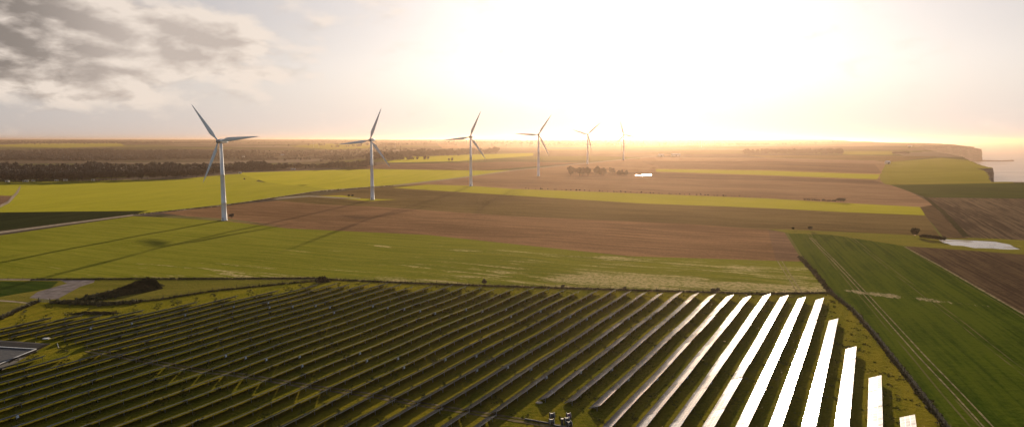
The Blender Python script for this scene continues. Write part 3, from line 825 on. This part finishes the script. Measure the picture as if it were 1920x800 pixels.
G1 = 'leafless trees along the front edge of the dark wood'
for i in range(46):
    x = -40 + i * 9.3 + random.uniform(-3, 3); y = float(np.interp(x, [p[0] for p in W1], [p[1] for p in W1])) + .3
    X, D = P(x, y); place_tree('bare', X, D, random.uniform(1.15, 1.55), 'leafless tree on the front edge of the dark wood behind the green field', 'tree', G1)
for (x, y, s, lb) in [(842, 303, .75, 'left one of two small trees standing on the yellow field behind the third turbine'), (848, 303, .8, 'right one of two small trees standing on the yellow field behind the third turbine'),
                      (458, 337.5, .3, 'tiny lone tree in the green field just right of the nearest turbine')]:
    X, D = P(x, y); place_tree('bare', X, D, s, lb, 'tree')
G2 = 'trees of the small grove in the pink-brown field'
for i in range(46):
    x = random.choice([random.uniform(1066, 1106), random.uniform(1106, 1156), random.uniform(1156, 1178)]); y = random.uniform(325, 330) 
    s = .98 if x < 1150 else .55
    X, D = P(x, y); place_tree('bare', X, D, s * random.uniform(.8, 1.15), 'leafless tree in the hazy grove in front of the fifth turbine', 'tree', G2)
G3 = 'bushes in the thin hedge line above the yellow-green strip'
for i in range(52):
    x = 985 + i * 8.6 + random.uniform(-3, 3); y = np.interp(x, [960, 1180, 1440], [353.5, 361.5, 371.5])
    X, D = P(x, float(y)); place_tree('bush', X, D, random.uniform(.35, .85), 'small bush in the thin hedge line above the yellow-green strip', 'bush', G3)
G4 = 'dark bushes near the right end of the yellow-green strip'
for i in range(16):
    x = 1508 + i * 4.8 + random.uniform(-1, 1); y = np.interp(x, [1505, 1590], [376, 380.5])
    X, D = P(x, float(y)); place_tree('bush', X, D, random.uniform(.8, 1.1) if x < 1570 else 1.7, 'dark bush in the short hedge above the right end of the yellow-green strip', 'bush', G4)
for (x, y, s, lb) in [(908, 535, 1.15, 'bare bush standing alone against the far site fence, right of the middle'),
                      (1336, 549, .75, 'left one of two bare bushes at the far fence above the bright rows'),
                      (1345, 549.5, .85, 'right one of two bare bushes at the far fence above the bright rows'),
                      (1055, 540, .6, 'small bush on the far site fence, left of the two bare bushes'),
                      (1171, 544, .6, 'small bush on the far site fence midway to the bright rows')]:
    X, D = P(x, y); place_tree('bush', X, D, s, lb, 'bush')
for (x, y, s, lb) in [(1715, 444, 2.1, 'large round dark bush left of the white pond'), (1519, 433, 1.2, 'small dark bush on the grass strip left of the big green field'), (1487, 431, .7, 'tiny dark bush near the corner of the ploughed field'),
                      (654, 370, 1.2, 'left one of the low dark bushes beside the second turbine'), (661, 369.5, 1.1, 'right one of the low dark bushes beside the second turbine'),
                      (634, 357.5, .8, 'little dark bush beside the lane left of the second turbine')]:
    X, D = P(x, y); place_tree('ever', X, D, s, lb, 'bush')
X, D = P(434, 409.5); place_tree('bush', X, D, 1.5, 'brown bush at the foot of the nearest turbine', 'bush')
G5 = 'dark hedge bushes left of the white pond'
for i in range(11):
    x = 1727 + i * 4.2; y = 447 + i * .55
    X, D = P(x, y); place_tree('ever', X, D, random.uniform(.8, 1.2), 'low dark bush in the hedge running from the round bush to the pond', 'bush', G5)
G6 = 'dark trees in the clifftop clump'
for i in range(14):
    x = 1674 + i * 2.3; y = 289 + random.uniform(-.3, .3)
    X, D = P(x, y); place_tree('bare', X, D, random.uniform(.7, .9), 'dark tree in the small block of trees on the clifftop grass', 'tree', G6)

# rough weeds under the fences and along the verges
def weeds(px, label, n, wid, s=(.25, .6), mat=WEED):
    ps = [Vector((*P(*p), 0)) for p in dens(px, 8, False)]; pl = []
    L = [crown_arrays(400 + i, 16, .7, .5, .4, .42, .3) for i in range(6)]
    cum = np.concatenate([[0], np.cumsum([(b - a).length for a, b in zip(ps, ps[1:])])])
    for i in range(n):
        s_ = random.uniform(0, cum[-1]); j = min(int(np.searchsorted(cum, s_, 'right')) - 1, len(ps) - 2)
        q = ps[j].lerp(ps[j + 1], (s_ - cum[j]) / (cum[j + 1] - cum[j])); x, y = q.x + random.gauss(0, wid), q.y + random.gauss(0, wid)
        pl.append((x, y, h1(x, y) - .05, random.uniform(*s) * 2, random.uniform(0, 6.28)))
    V, Q = merge(pl, L); tag(link('weeds', mesh_np('weeds', V, Q=Q, mat=mat)), label, 'weeds', kind='stuff')
weeds(far_line, 'rough weeds growing under the far site fence', 2000, .4, (.18, .45))
weeds(side_line, 'rough weeds growing under the right-hand site fence', 1300, .4, (.18, .45))
weeds([(-40, 611), (0, 599), (45, 577), (70, 566)], 'weeds along the short left fence', 300, .4)
weeds([(60, 524), (250, 522.8), (420, 522.4), (600, 521.5)], 'weeds along the meadow fence', 900, .3, (.2, .4))
weeds([(100, 567), (160, 569), (200, 571), (260, 567)], 'dark weeds right of the gate', 500, .9, (.3, .7))
weeds([(1500, 482), (1530, 515), (1557, 549)], 'weeds on the boundary beside the big green field', 500, .5, (.3, .6))
weeds([(250, 403), (420, 386), (600, 359), (740, 348)], 'weeds along the lane', 900, .7, (.3, .6))

weeds([(165, 562), (215, 551), (250, 543), (283, 537)], 'scrub on top of the large earth bank', 900, 2.2, (.25, .7), EVER)

# tussocks all over the solar site
def tussocks():
    L = [crown_arrays(500 + i, 9, .34, .05, .03, .15, .5) for i in range(8)]
    poly = [P(*p) for p in dens([(-60, 640), (0, 604), (72, 570), (200, 574), (400, 550), (560, 534), (620, 528), (960, 542), (1430, 555), (1556, 553), (1600, 590), (1772, 806), (1800, 860), (-60, 860)])]
    pa = np.asarray(poly); n = 30000
    xs = RNG.uniform(pa[:, 0].min(), pa[:, 0].max(), n * 2); ys = RNG.uniform(pa[:, 1].min(), pa[:, 1].max(), n * 2)
    ok = inpoly(xs, ys, poly); xs, ys = xs[ok], ys[ok]; zs = hgt(xs, ys)
    cl = np.sin(xs / 3.1) * np.sin(ys / 4.3) + np.sin(xs / 1.3 + ys / 2.1) + RNG.normal(0, .5, len(xs))
    pl = [(x, y, z - .03, random.uniform(.7, 1.7), random.uniform(0, 6.28)) for x, y, z, c in zip(xs, ys, zs, cl) if c > .95]
    V, Q = merge(pl, L); tag(link('grass_tussocks', mesh_np('grass_tussocks', V, Q=Q, mat=leafm('tussock_grass', (.075, .085, .012), (.16, .14, .022)))), 'tussocky grass between the solar rows', 'grass', kind='stuff')
    print('tussocks', len(pl))
tussocks()

# ------------------------------------------------------------------ earth banks
def mound(px, widths, heights, label, name='earth_bank'):
    m = MATS['_bank'] if '_bank' in MATS else MATS.setdefault('_bank', field_mat('bank_earth_and_weeds', (.018, .020, .010), (.060, .048, .022), 0, .2, rough=.9, bump=1.0, spec=.1, fine=1.5))
    ps = [Vector((*P(*p), 0)) for p in px]; n = 40; V = []; Q = []; mseg = 15
    for i in range(n + 1):
        f = i / n * (len(ps) - 1); j = min(int(f), len(ps) - 2); t = f - j; t = t * t * (3 - 2 * t)
        c = ps[j].lerp(ps[j + 1], f - j); w = widths[j] + (widths[j + 1] - widths[j]) * t; h = heights[j] + (heights[j + 1] - heights[j]) * t
        tg = (ps[j + 1] - ps[j]).normalized(); nr = Vector((-tg.y, tg.x, 0))
        for k in range(mseg + 1):
            s = k / mseg * 2 - 1; q = c + nr * s * w
            z = h * max(0, (1 - s * s)) ** 1.15 * (1 + .3 * math.sin(i * .9 + k) * random.uniform(.3, 1)) + (0 if abs(s) == 1 else random.uniform(-.12, .12))
            if i in (0, n): z = min(z, 0)
            V.append((q.x, q.y, h1(q.x, q.y) + z - .12))
    for i in range(n):
        for k in range(mseg): a = i * (mseg + 1) + k; Q.append((a, a + 1, a + mseg + 2, a + mseg + 1))
    tag(link(name, mesh_np(name, V, Q=Q, mat=m, smooth=True)), label, 'earth bank')
mound([(120, 566), (170, 561), (215, 552), (250, 545), (283, 538), (296, 535)], [1.5, 3, 5, 7, 7.5, 3], [.3, 1.0, 1.8, 3.0, 4.0, .2], 'large dark overgrown earth bank in the meadow left of the site')
mound([(592, 529), (600, 528), (608, 527.5), (622, 528)], [1, 2.6, 2.8, 1], [.2, 2.2, 2.3, .1], 'small dark heap at the corner of the far fence')
mound([(125, 589), (160, 587), (200, 588), (232, 586)], [1, 2, 2, 1], [.1, .8, .9, .1], 'low dark hump behind the first rows at the left')

# ------------------------------------------------------------------ lined basin at the left edge
LINER = plain('black_liner', (.006, .006, .007), .75, var=.3, spec=.1)
TRIM = plain('pale_concrete_coping', (.62, .62, .60), .5, var=.1)
def basin():
    out = [P(*p) for p in [(-170, 636), (0, 637.5), (100, 641), (0, 697), (-170, 790)]]
    inn = [P(x, y, .9) for x, y in [(-150, 651), (0, 653), (68, 655), (0, 683), (-150, 748)]]
    o = Vector((*out[0], 0)); oz = max(h1(*p) for p in out)
    root = empty('lined_basin', (o.x, o.y, oz))
    def L(p, z): return (p[0] - o.x, p[1] - o.y, z)
    n = 5
    cr = [((a[0] * .45 + b[0] * .55), (a[1] * .45 + b[1] * .55)) for a, b in zip(out, inn)]
    V = [L(p, -.6) for p in out] + [L(p, 1.0) for p in cr] + [L(p, .9) for p in inn] + [L(p, .2) for p in inn]
    Fc = []
    for r in range(3):
        for i in range(n): Fc.append((r * n + i, r * n + (i + 1) % n, (r + 1) * n + (i + 1) % n, (r + 1) * n + i))
    me = bpy.data.meshes.new('bank'); me.from_pydata(V, [], Fc); me.materials.append(LINER); link('bank', me, root)
    me = bpy.data.meshes.new('water'); me.from_pydata([L(p, .75) for p in inn], [], [tuple(range(n))[::-1]]); me.materials.append(water_mat('basin_water', (.035, .036, .038), 1.2, .3, .6)); link('water_surface', me, root)
    t = MB()
    for a, b in zip(inn, inn[1:]):
        A, B = Vector(L(a, .98)), Vector(L(b, .98)); d = B - A
        t.box((A + B) / 2, (d.length, .28, .16), rz=math.atan2(d.y, d.x))
    t.build('coping', TRIM, root)
    tag(root, 'black-lined basin of grey water with a pale coping at the left edge', 'basin')
basin()
X, D = P(87, 635); s = empty('concrete_slab', (X, D, h1(X, D)), .1)
MB().box((0, 0, .2), (1.9, 1.3, .22)).build('slab', TRIM, s); MB().box((-.6, 0, .03), (.3, 1.1, .2)).box((.6, 0, .03), (.3, 1.1, .2)).build('footing', BARK, s); tag(s, 'bright white slab beside the black basin', 'slab')
X, D = P(110, 652); s = empty('marker_post', (X, D, h1(X, D)), 0)
MB().tube([(0, 0, 0), (-.35, 0, 1.5)], .09, 8).build('stake', TRIM, s); MB().box((0, 0, .05), (.4, .4, .15)).build('foot', BARK, s); tag(s, 'short leaning white marker post right of the black basin', 'post')

# ------------------------------------------------------------------ cable drums and bits by the service path
DRUM = plain('dark_drum_wood', (.07, .055, .045), .8, var=.3); CABLE = plain('black_cable', (.03, .03, .035), .5); PURP = plain('purple_cable', (.12, .02, .09), .5); RIM = plain('pale_drum_edge', (.42, .38, .33), .7)
def drum(x, y, lb, cab=CABLE, r=.62, w=.95, rz=0.2):
    X, D = P(x, y); root = empty('cable_drum', (X, D, h1(X, D) + r), rz)
    for s in (-1, 1):
        fl = MB(); fl.tube([(s * w / 2 - .05, 0, 0), (s * w / 2 + .05, 0, 0)], r, 24); f = fl.build('flange', DRUM, root)
        rg = MB(); rg.tube([(s * w / 2 - .055, 0, 0), (s * w / 2 + .055, 0, 0)], r * 1.03, 24, cap=False); rg.build('rim', RIM, f)
    MB().tube([(-w / 2 + .05, 0, 0), (w / 2 - .05, 0, 0)], r * .78, 20).build('cable_winding', cab, root, smooth=False)
    tag(root, lb, 'cable drum', 'cable drums on the open grass')
drum(1035, 784, 'farther cable drum of the left pair on the grass by the path', CABLE, .7)
drum(1034, 795, 'nearer cable drum of the left pair on the grass by the path', CABLE, .66)
drum(1066, 784, 'cable drum wound with purple cable, farthest of the right cluster', PURP, .68, .8)
drum(1063, 792, 'middle cable drum of the right cluster, below the purple one', CABLE, .66, 1.0)
drum(1067, 799, 'nearest cable drum of the right cluster at the photo bottom', CABLE, .62, .9, .5)
X, D = P(1054, 795); r_ = empty('barrel', (X, D, h1(X, D))); MB().tube([(0, 0, 0), (0, 0, .35), (0, 0, .38), (0, 0, .42), (0, 0, 1.3)], [.3, .3, .33, .3, .3], 16).build('body', CABLE, r_); MB().tube([(0, 0, 1.3), (0, 0, 1.36)], .31, 16).build('lid', RIM, r_); tag(r_, 'small upright dark barrel between the two clusters of drums', 'barrel')
def log(a, b, r, lb, name='pipe'):
    A, B = P(*a), P(*b); za = h1(*A) + r
    root = empty(name, (*A, za)); MB().tube([(0, 0, 0), ((B[0] - A[0]) / 2, (B[1] - A[1]) / 2, .02), (B[0] - A[0], B[1] - A[1], h1(*B) + r - za)], r, 10).build('pipe_wall', CABLE, root); MB().tube([(0, 0, r * .9), (B[0] - A[0], B[1] - A[1], h1(*B) + r - za + r * .9)], r * .35, 6).build('pale_cap', RIM, root); tag(root, lb, 'pipe')
log((984, 786), (1029, 794), .16, 'long dark pipe lying on the grass left of the drums')
log((1037, 797), (1062, 802), .14, 'shorter dark pipe lying between the drums')
X, D = P(1011, 755); r_ = bpy.data.meshes.new('boulder'); bm = bmesh.new(); bmesh.ops.create_icosphere(bm, subdivisions=3, radius=.5)
for v in bm.verts: v.co *= random.uniform(.9, 1.1); v.co.z *= .5; v.co.x *= 1.6
bm.to_mesh(r_); bm.free(); r_.materials.append(plain('pale_rock', (.42, .33, .26), .8, var=.3)); tag(link('boulder', r_, loc=(X, D, h1(X, D) + .15)), 'pale flat boulder on the grass below the row ends', 'boulder')

# ------------------------------------------------------------------ far buildings
WALLS = [plain('pale_render', (.62, .60, .55), .8), plain('brick_wall', (.30, .20, .15), .85), plain('cream_wall', (.5, .45, .38), .8)]
ROOFS = [plain('slate_roof', (.10, .10, .11), .6), plain('clay_tile_roof', (.22, .10, .06), .75)]
def house(x, y, w, l, hh, rz, wi, ri, lb, grp='small houses among the distant trees'):
    X, D = P(x, y); root = empty('house', (X, D, h1(X, D)), rz)
    MB().box((0, 0, hh / 2 - .5), (l, w, hh + 1)).build('wall', WALLS[wi], root)
    rf = bmesh.new(); e = .4; rh = w * .42
    vs = [rf.verts.new(c) for c in ((-l / 2 - e, -w / 2 - e, hh - .1), (l / 2 + e, -w / 2 - e, hh - .1), (l / 2 + e, w / 2 + e, hh - .1), (-l / 2 - e, w / 2 + e, hh - .1), (-l / 2 - e, 0, hh + rh), (l / 2 + e, 0, hh + rh))]
    for f in ((0, 1, 5, 4), (2, 3, 4, 5), (1, 2, 5), (3, 0, 4), (3, 2, 1, 0)): rf.faces.new([vs[i] for i in f])
    me = bpy.data.meshes.new('roof'); rf.to_mesh(me); rf.free(); me.materials.append(ROOFS[ri]); r = link('roof', me, root)
    MB().box((l * .3, 0, hh + rh), (.8, .8, 1.8)).build('chimney', WALLS[1], r)
    for i in range(3):
        MB().box((-l / 2 + l * (i + .5) / 3, -w / 2 - .02, hh * .55), (1.1, .1, 1.3)).build('window', ROOFS[0], root)
    tag(root, lb, 'house', grp)
HS = [(75, 291, 'leftmost white house among the trees in the left valley'), (101, 289, 'second white house from the left among the valley trees'), (138, 300, 'pale house just above the dark wood on the left'),
      (205, 300, 'white house at the edge of the dark wood left of the nearest turbine'), (240, 297, 'cream house right of the white house above the dark wood'), (310, 297, 'pale house above the wood between the left edge and the nearest turbine'),
      (355, 291, 'brick house in the valley just left of the nearest turbine'), (372, 288, 'cream house highest in the valley left of the nearest turbine'), (455, 296, 'pale house in the haze right of the nearest turbine'), (530, 291, 'small pale house left of the second turbine in the haze')]
for i, (x, y, lb) in enumerate(HS): house(x, y, 8, random.uniform(12, 18), random.uniform(4, 6), random.uniform(-.4, .4), [0, 0, 2, 0, 2, 0, 1, 2, 0, 0][i], i % 2, lb)
GC = 'small white sheds at the foot of the dark wood'
for i, (x, y, w_) in enumerate([(18, 341, 5), (52, 340.6, 7), (66, 340, 4), (109, 339.6, 5), (126, 339, 5), (178, 338.6, 3.4), (420, 328.5, 5), (452, 325, 5), (551, 318, 9)]):
    X, D = P(x, y); D += -4; root = empty('shed', (X, D, h1(X, D)), random.uniform(-.3, .3))
    MB().box((0, 0, 1.1), (w_, 3, 2.4)).build('wall', WALLS[0], root); MB().box((0, 0, 2.45), (w_ + .4, 3.4, .2)).build('roof', TRIM, root); MB().box((0, -1.52, 1.0), (1, .08, 1.9)).build('door', ROOFS[0], root)
    tag(root, ['leftmost white shed at the foot of the dark wood', 'wide white shed, second from the left at the foot of the wood', 'third little shed at the foot of the dark wood', 'fourth little shed at the foot of the dark wood', 'bright shed, fifth along the foot of the dark wood', 'smallest shed at the foot of the dark wood', 'shed just right of the nearest turbine tower, below the wood', 'shed right of the nearest turbine where the field meets the wood', 'widest white shed, in front of the rounded wood'][i], 'shed', GC)
for (x, y, w_, lb) in [(1239, 293.5, 14, 'white barn left of the pair beyond the farthest turbine'), (1267, 292.5, 26, 'long white barn beyond the farthest turbine'), (1664, 307, 8, 'small white barn at the edge of the clifftop grass'), (1706, 275, 20, 'small pale barn on the far headland')]:
    X, D = P(x, y); root = empty('barn', (X, D, h1(X, D)), .1)
    MB().box((0, 0, 2.3), (w_, 9, 5)).build('wall', WALLS[0], root)
    rf = bmesh.new(); vs = [rf.verts.new(c) for c in ((-w_ / 2 - .4, -5, 4.7), (w_ / 2 + .4, -5, 4.7), (w_ / 2 + .4, 5, 4.7), (-w_ / 2 - .4, 5, 4.7), (-w_ / 2 - .4, 0, 7.2), (w_ / 2 + .4, 0, 7.2))]
    for f in ((0, 1, 5, 4), (2, 3, 4, 5), (1, 2, 5), (3, 0, 4), (3, 2, 1, 0)): rf.faces.new([vs[i] for i in f])
    me = bpy.data.meshes.new('roof'); rf.to_mesh(me); rf.free(); me.materials.append(TRIM); link('roof', me, root)
    MB().box((0, -4.55, 1.8), (3.5, .1, 3.6)).build('door', ROOFS[0], root); tag(root, lb, 'barn')

# pylons
def pylon():
    root = empty('electricity_pylon', (0, 0, 0)); H = 34
    b = MB()
    for sx in (-1, 1):
        for sy in (-1, 1): b.tube([(sx * 3, sy * 3, -.5), (sx * 1.0, sy * 1.0, H * .62), (sx * .4, sy * .4, H)], [.16, .13, .1], 5)
    for z0, z1 in ((0, 7), (7, 13), (13, 18), (18, 22)):
        w0, w1 = 3 - z0 * .095, 3 - z1 * .095
        for sy in (-1, 1): b.tube([(-w0, sy * w0, z0), (w1, sy * w1, z1)], .08, 4); b.tube([(w0, sy * w0, z0), (-w1, sy * w1, z1)], .08, 4)
        for sx in (-1, 1): b.tube([(sx * w0, -w0, z0), (sx * w1, w1, z1)], .08, 4)
    b.build('mast', STEEL, root)
    for z, w in ((23, 7), (28, 5.5), (32, 4)): MB().tube([(-w, 0, z), (0, 0, z + 1), (w, 0, z)], [.1, .22, .1], 5).build('cross_arm', STEEL, root)
    return root
pr = pylon()
for i, (x, y, lb) in enumerate([(588, 277, 'left lattice pylon of the pair in the haze left of the second turbine'), (598, 277, 'right lattice pylon of the pair in the haze left of the second turbine'), (720, 275, 'faint lattice pylon just right of the second turbine'), (741, 276, 'faintest lattice pylon farther right of the second turbine')]):
    o = pr if i == 0 else copy_tree(pr); X, D = P(x, y); o.location = (X, D, h1(X, D)); o.rotation_euler = (0, 0, .2); o.scale = (1, 1, 1); tag(o, lb, 'pylon', 'electricity pylons in the distance')
X, D = P(1315, 277); r_ = empty('radio_mast', (X, D, h1(X, D))); m_ = MB(); m_.tube([(0, 0, 0), (0, 0, 30), (0, 0, 44)], [.9, .6, .15], 6); m_.build('mast', STEEL, r_); MB().box((0, 0, 31), (2.2, 2.2, 1.4)).build('antenna_drum', STEEL, r_); tag(r_, 'thin radio mast standing alone in the bright haze', 'mast')

# harbour jetty and its light
def jetty():
    z = CAMZ - SEA
    def S(x, y): t = z / (sp + cp * (y - CY) / F); return Vector(((x - CX) / F * t, (cp - sp * (y - CY) / F) * t, SEA))
    pts_ = [S(1812, 300), S(1835, 302.5), S(1852, 302.2), S(1875, 302.6), S(1898, 302)]
    o = pts_[0]; root = empty('jetty', o); n = len(pts_); V = []; Fc = []
    for i, p in enumerate(pts_):
        t = (pts_[min(i + 1, n - 1)] - pts_[max(i - 1, 0)]).normalized(); nr = Vector((-t.y, t.x, 0)); w = [60, 34, 14, 10, 12][i]; hz_ = [14, 9, 7, 6.5, 8][i]
        for a, b in ((-w * 1.3, -3), (-w * .6, hz_), (w * .6, hz_), (w * 1.3, -3)): V.append(tuple(p - o + nr * a + Vector((0, 0, b))))
    for i in range(n - 1):
        for k in range(3): Fc.append((i * 4 + k, i * 4 + k + 1, i * 4 + k + 5, i * 4 + k + 4))
    Fc += [(0, 1, 2, 3), tuple(4 * (n - 1) + j for j in (3, 2, 1, 0))]
    me = bpy.data.meshes.new('breakwater'); me.from_pydata(V, [], Fc); me.materials.append(plain('jetty_stone', (.16, .13, .10), .85, var=.3, scale=.1)); link('breakwater', me, root)
    tag(root, 'dark stone jetty reaching out to sea below the far headland', 'jetty')
    p = S(1896, 302); r2 = empty('lighthouse', (p.x, p.y, SEA + 7)); MB().tube([(0, 0, -.5), (0, 0, 11)], [2.0, 1.4], 12).build('tower', STEEL, r2, smooth=True); MB().tube([(0, 0, 11), (0, 0, 11.4), (0, 0, 13.2), (0, 0, 14.6)], [2.1, 1.3, 1.3, .1], 12).build('lantern', DRUM, r2); tag(r2, 'tiny lighthouse on the tip of the jetty', 'lighthouse')
jetty()

# ------------------------------------------------------------------ haze
hb = MB(); hb.box((0, 0, 0), (1, 1, 1)); hm = bpy.data.materials.new('haze'); hm.use_nodes = True; nt = hm.node_tree; nt.nodes.clear()
ov = nt.nodes.new('ShaderNodeOutputMaterial'); pvn = nt.nodes.new('ShaderNodeVolumePrincipled')
pvn.inputs['Density'].default_value = HAZE_D = 6.5e-5; pvn.inputs['Density Attribute'].default_value = ''
pvn.inputs['Color'].default_value = (.56, .405, .30, 1); pvn.inputs['Anisotropy'].default_value = .76
nt.links.new(pvn.outputs[0], ov.inputs['Volume'])
try: hm.cycles.homogeneous_volume = True
except Exception as e: print(e)
ho = hb.build('haze', hm); ho.location = (0, 25000, (116 + SEA - 3) / 2); ho.scale = (125000, 56000, 116 - (SEA - 3)); tag(ho, kind='stuff')

# ------------------------------------------------------------------ world: sky with clouds
w = bpy.data.worlds.new('World'); sc.world = w; w.use_nodes = True; nt = w.node_tree; k = NB(nt)
bg = nt.nodes['Background']
sky = nt.nodes.new('ShaderNodeTexSky'); sky.sky_type = 'NISHITA'; sky.sun_disc = False; sky.sun_elevation = SUN_EL; sky.sun_rotation = SUN_AZ
sky.altitude = 100; sky.air_density = 1.2; sky.dust_density = 2.0; sky.ozone_density = 1.0
d = nt.nodes.new('ShaderNodeTexCoord').outputs['Generated']
s = k.sep(k.vmath('NORMALIZE', d).outputs[0])
az = k.math('MULTIPLY', k.math('ARCTAN2', s[0], s[1]), 57.2958); el = k.math('MULTIPLY', k.math('ARCSINE', s[2]), 57.2958)
sv = (math.sin(SUN_AZ) * math.cos(SUN_EL), math.cos(SUN_AZ) * math.cos(SUN_EL), math.sin(SUN_EL))
dp = k.math('MAXIMUM', k.vmath('DOT_PRODUCT', d, sv).outputs['Value'], 0.0)
def glow(p, amp, col):
    return k.mix(1.0, (0, 0, 0), k.mix(1.0, (amp * col[0], amp * col[1], amp * col[2]), k.comb(*[k.math('POWER', dp, p)] * 3), 'MULTIPLY'), 'ADD')
SKYK = .42
low = k.ramp(el, 0, 6.5, .10, 1.0)
base = k.mix(1.0, k.mix(1.0, sky.outputs[0], (.32, .40, .64), 'MULTIPLY'), k.comb(low, low, low), 'MULTIPLY')
bandv = k.ramp(el, 0, 11, 1, 0)
base = k.mix(1.0, base, k.mix(1.0, (5.2, 4.9, 4.7), k.comb(bandv, bandv, bandv), 'MULTIPLY'), 'ADD')
back = k.math('POWER', k.math('MULTIPLY', k.math('SUBTRACT', 1.0, k.vmath('DOT_PRODUCT', d, sv).outputs['Value']), .5), 1.2)
base = k.mix(1.0, base, k.mix(1.0, (5.2, 7.2, 9.8), k.comb(back, back, back), 'MULTIPLY'), 'ADD')
base = k.mix(1.0, base, glow(1.6, 17.5, (1, .895, .83)), 'ADD')
for p, a, c in ((9, 3.0, (1, .97, .95)), (28, 7.0, (1, .93, .85)), (240, 14, (1, .95, .88))):
    base = k.mix(1.0, base, k.mix(1.0, glow(p, a, c), k.comb(low, low, low), 'MULTIPLY'), 'ADD')
# cloud density in angular space, sampled twice for relief towards the sun
def cl(off):
    v = k.comb(k.math('MULTIPLY', k.math('ADD', az, off[0]), .135), k.math('MULTIPLY', k.math('ADD', el, off[1]), .30), 2.3)
    return k.noise(v, 2.0, 12, .53, .15)
def ell(a0, e0, ra, re, amp):
    x = k.math('DIVIDE', k.math('SUBTRACT', az, a0), ra); y = k.math('DIVIDE', k.math('SUBTRACT', el, e0), re)
    r2 = k.math('ADD', k.math('MULTIPLY', x, x), k.math('MULTIPLY', y, y))
    return k.math('MULTIPLY', k.math('POWER', 2.71828, k.math('MULTIPLY', r2, -1.0)), amp)
bias = ell(-38, 8.2, 12, 3.2, .52)
for e in ((-35, 5.0, 9.0, 1.2, .46), (-24.5, 7.4, 7, 2.0, .44), (-19.5, 5.2, 5, .7, .30), (-30, 3.2, 9, .9, .28), (-50, 14, 16, 6, .3), (-15, 19, 14, 5, .2), (45, 22, 20, 8, .2), (5, 30, 40, 8, .15)):
    bias = k.math('ADD', bias, ell(*e))
n1 = cl((0, 0)); n2 = cl((.9, .5))
den = k.math('ADD', n1, bias); mask = k.ramp(den, .54, .84)
rel = k.math('MULTIPLY', k.math('SUBTRACT', n1, n2), 4.5)
thick = k.ramp(den, .78, 1.30)
lit = k.math('ADD', k.math('SUBTRACT', .85, thick), rel, clamp=True)
CLB, CLD = (23, 20.0, 17.4), (14.5, 12.4, 10.9)
ccol = k.mix(lit, CLD, CLB)
heavy = k.math('MULTIPLY', k.ramp(az, -28, -37, 0, .66), k.math('SUBTRACT', 1.0, lit))
ccol = k.mix(heavy, ccol, (2.6, 2.2, 1.9))
base2 = k.mix(k.math('MULTIPLY', mask, .92), base, k.mix(1.0, ccol, glow(14, 6.0, (1, .93, .86)), 'ADD'))
k.link(k.mix(1.0, base2, (SKYK, SKYK, SKYK), 'MULTIPLY'), bg.inputs[0]); bg.inputs[1].default_value = .05

# ------------------------------------------------------------------ sun
sl = bpy.data.lights.new('sun', 'SUN'); sl.energy = 5.0; sl.angle = R(.55); sl.color = (1.0, .80, .58)
so = bpy.data.objects.new('sun', sl); COL.objects.link(so); so.rotation_euler = Vector(sv).to_track_quat('Z', 'Y').to_euler()

# ------------------------------------------------------------------ camera and render settings
cam = bpy.data.cameras.new('camera'); co = bpy.data.objects.new('camera', cam); COL.objects.link(co)
co.location = (0, 0, CAMZ); co.rotation_euler = (math.pi / 2 - PITCH, 0, 0)
cam.sensor_width = 36; cam.lens = 36 * F / 1920; cam.clip_start = 1; cam.clip_end = 150000
sc.camera = co
sc.render.engine = 'CYCLES'
cy = sc.cycles
cy.max_bounces = 5; cy.diffuse_bounces = 2; cy.glossy_bounces = 3; cy.transmission_bounces = 2; cy.volume_bounces = 1; cy.transparent_max_bounces = 4
cy.use_denoising = True; cy.sample_clamp_indirect = 12
cy.caustics_reflective = False; cy.caustics_refractive = False
vs_ = sc.view_settings; vs_.view_transform = 'Standard'; vs_.look = 'None'; vs_.exposure = .85; vs_.gamma = 1.0; vs_.use_curve_mapping = False
print('objects', len(bpy.data.objects))
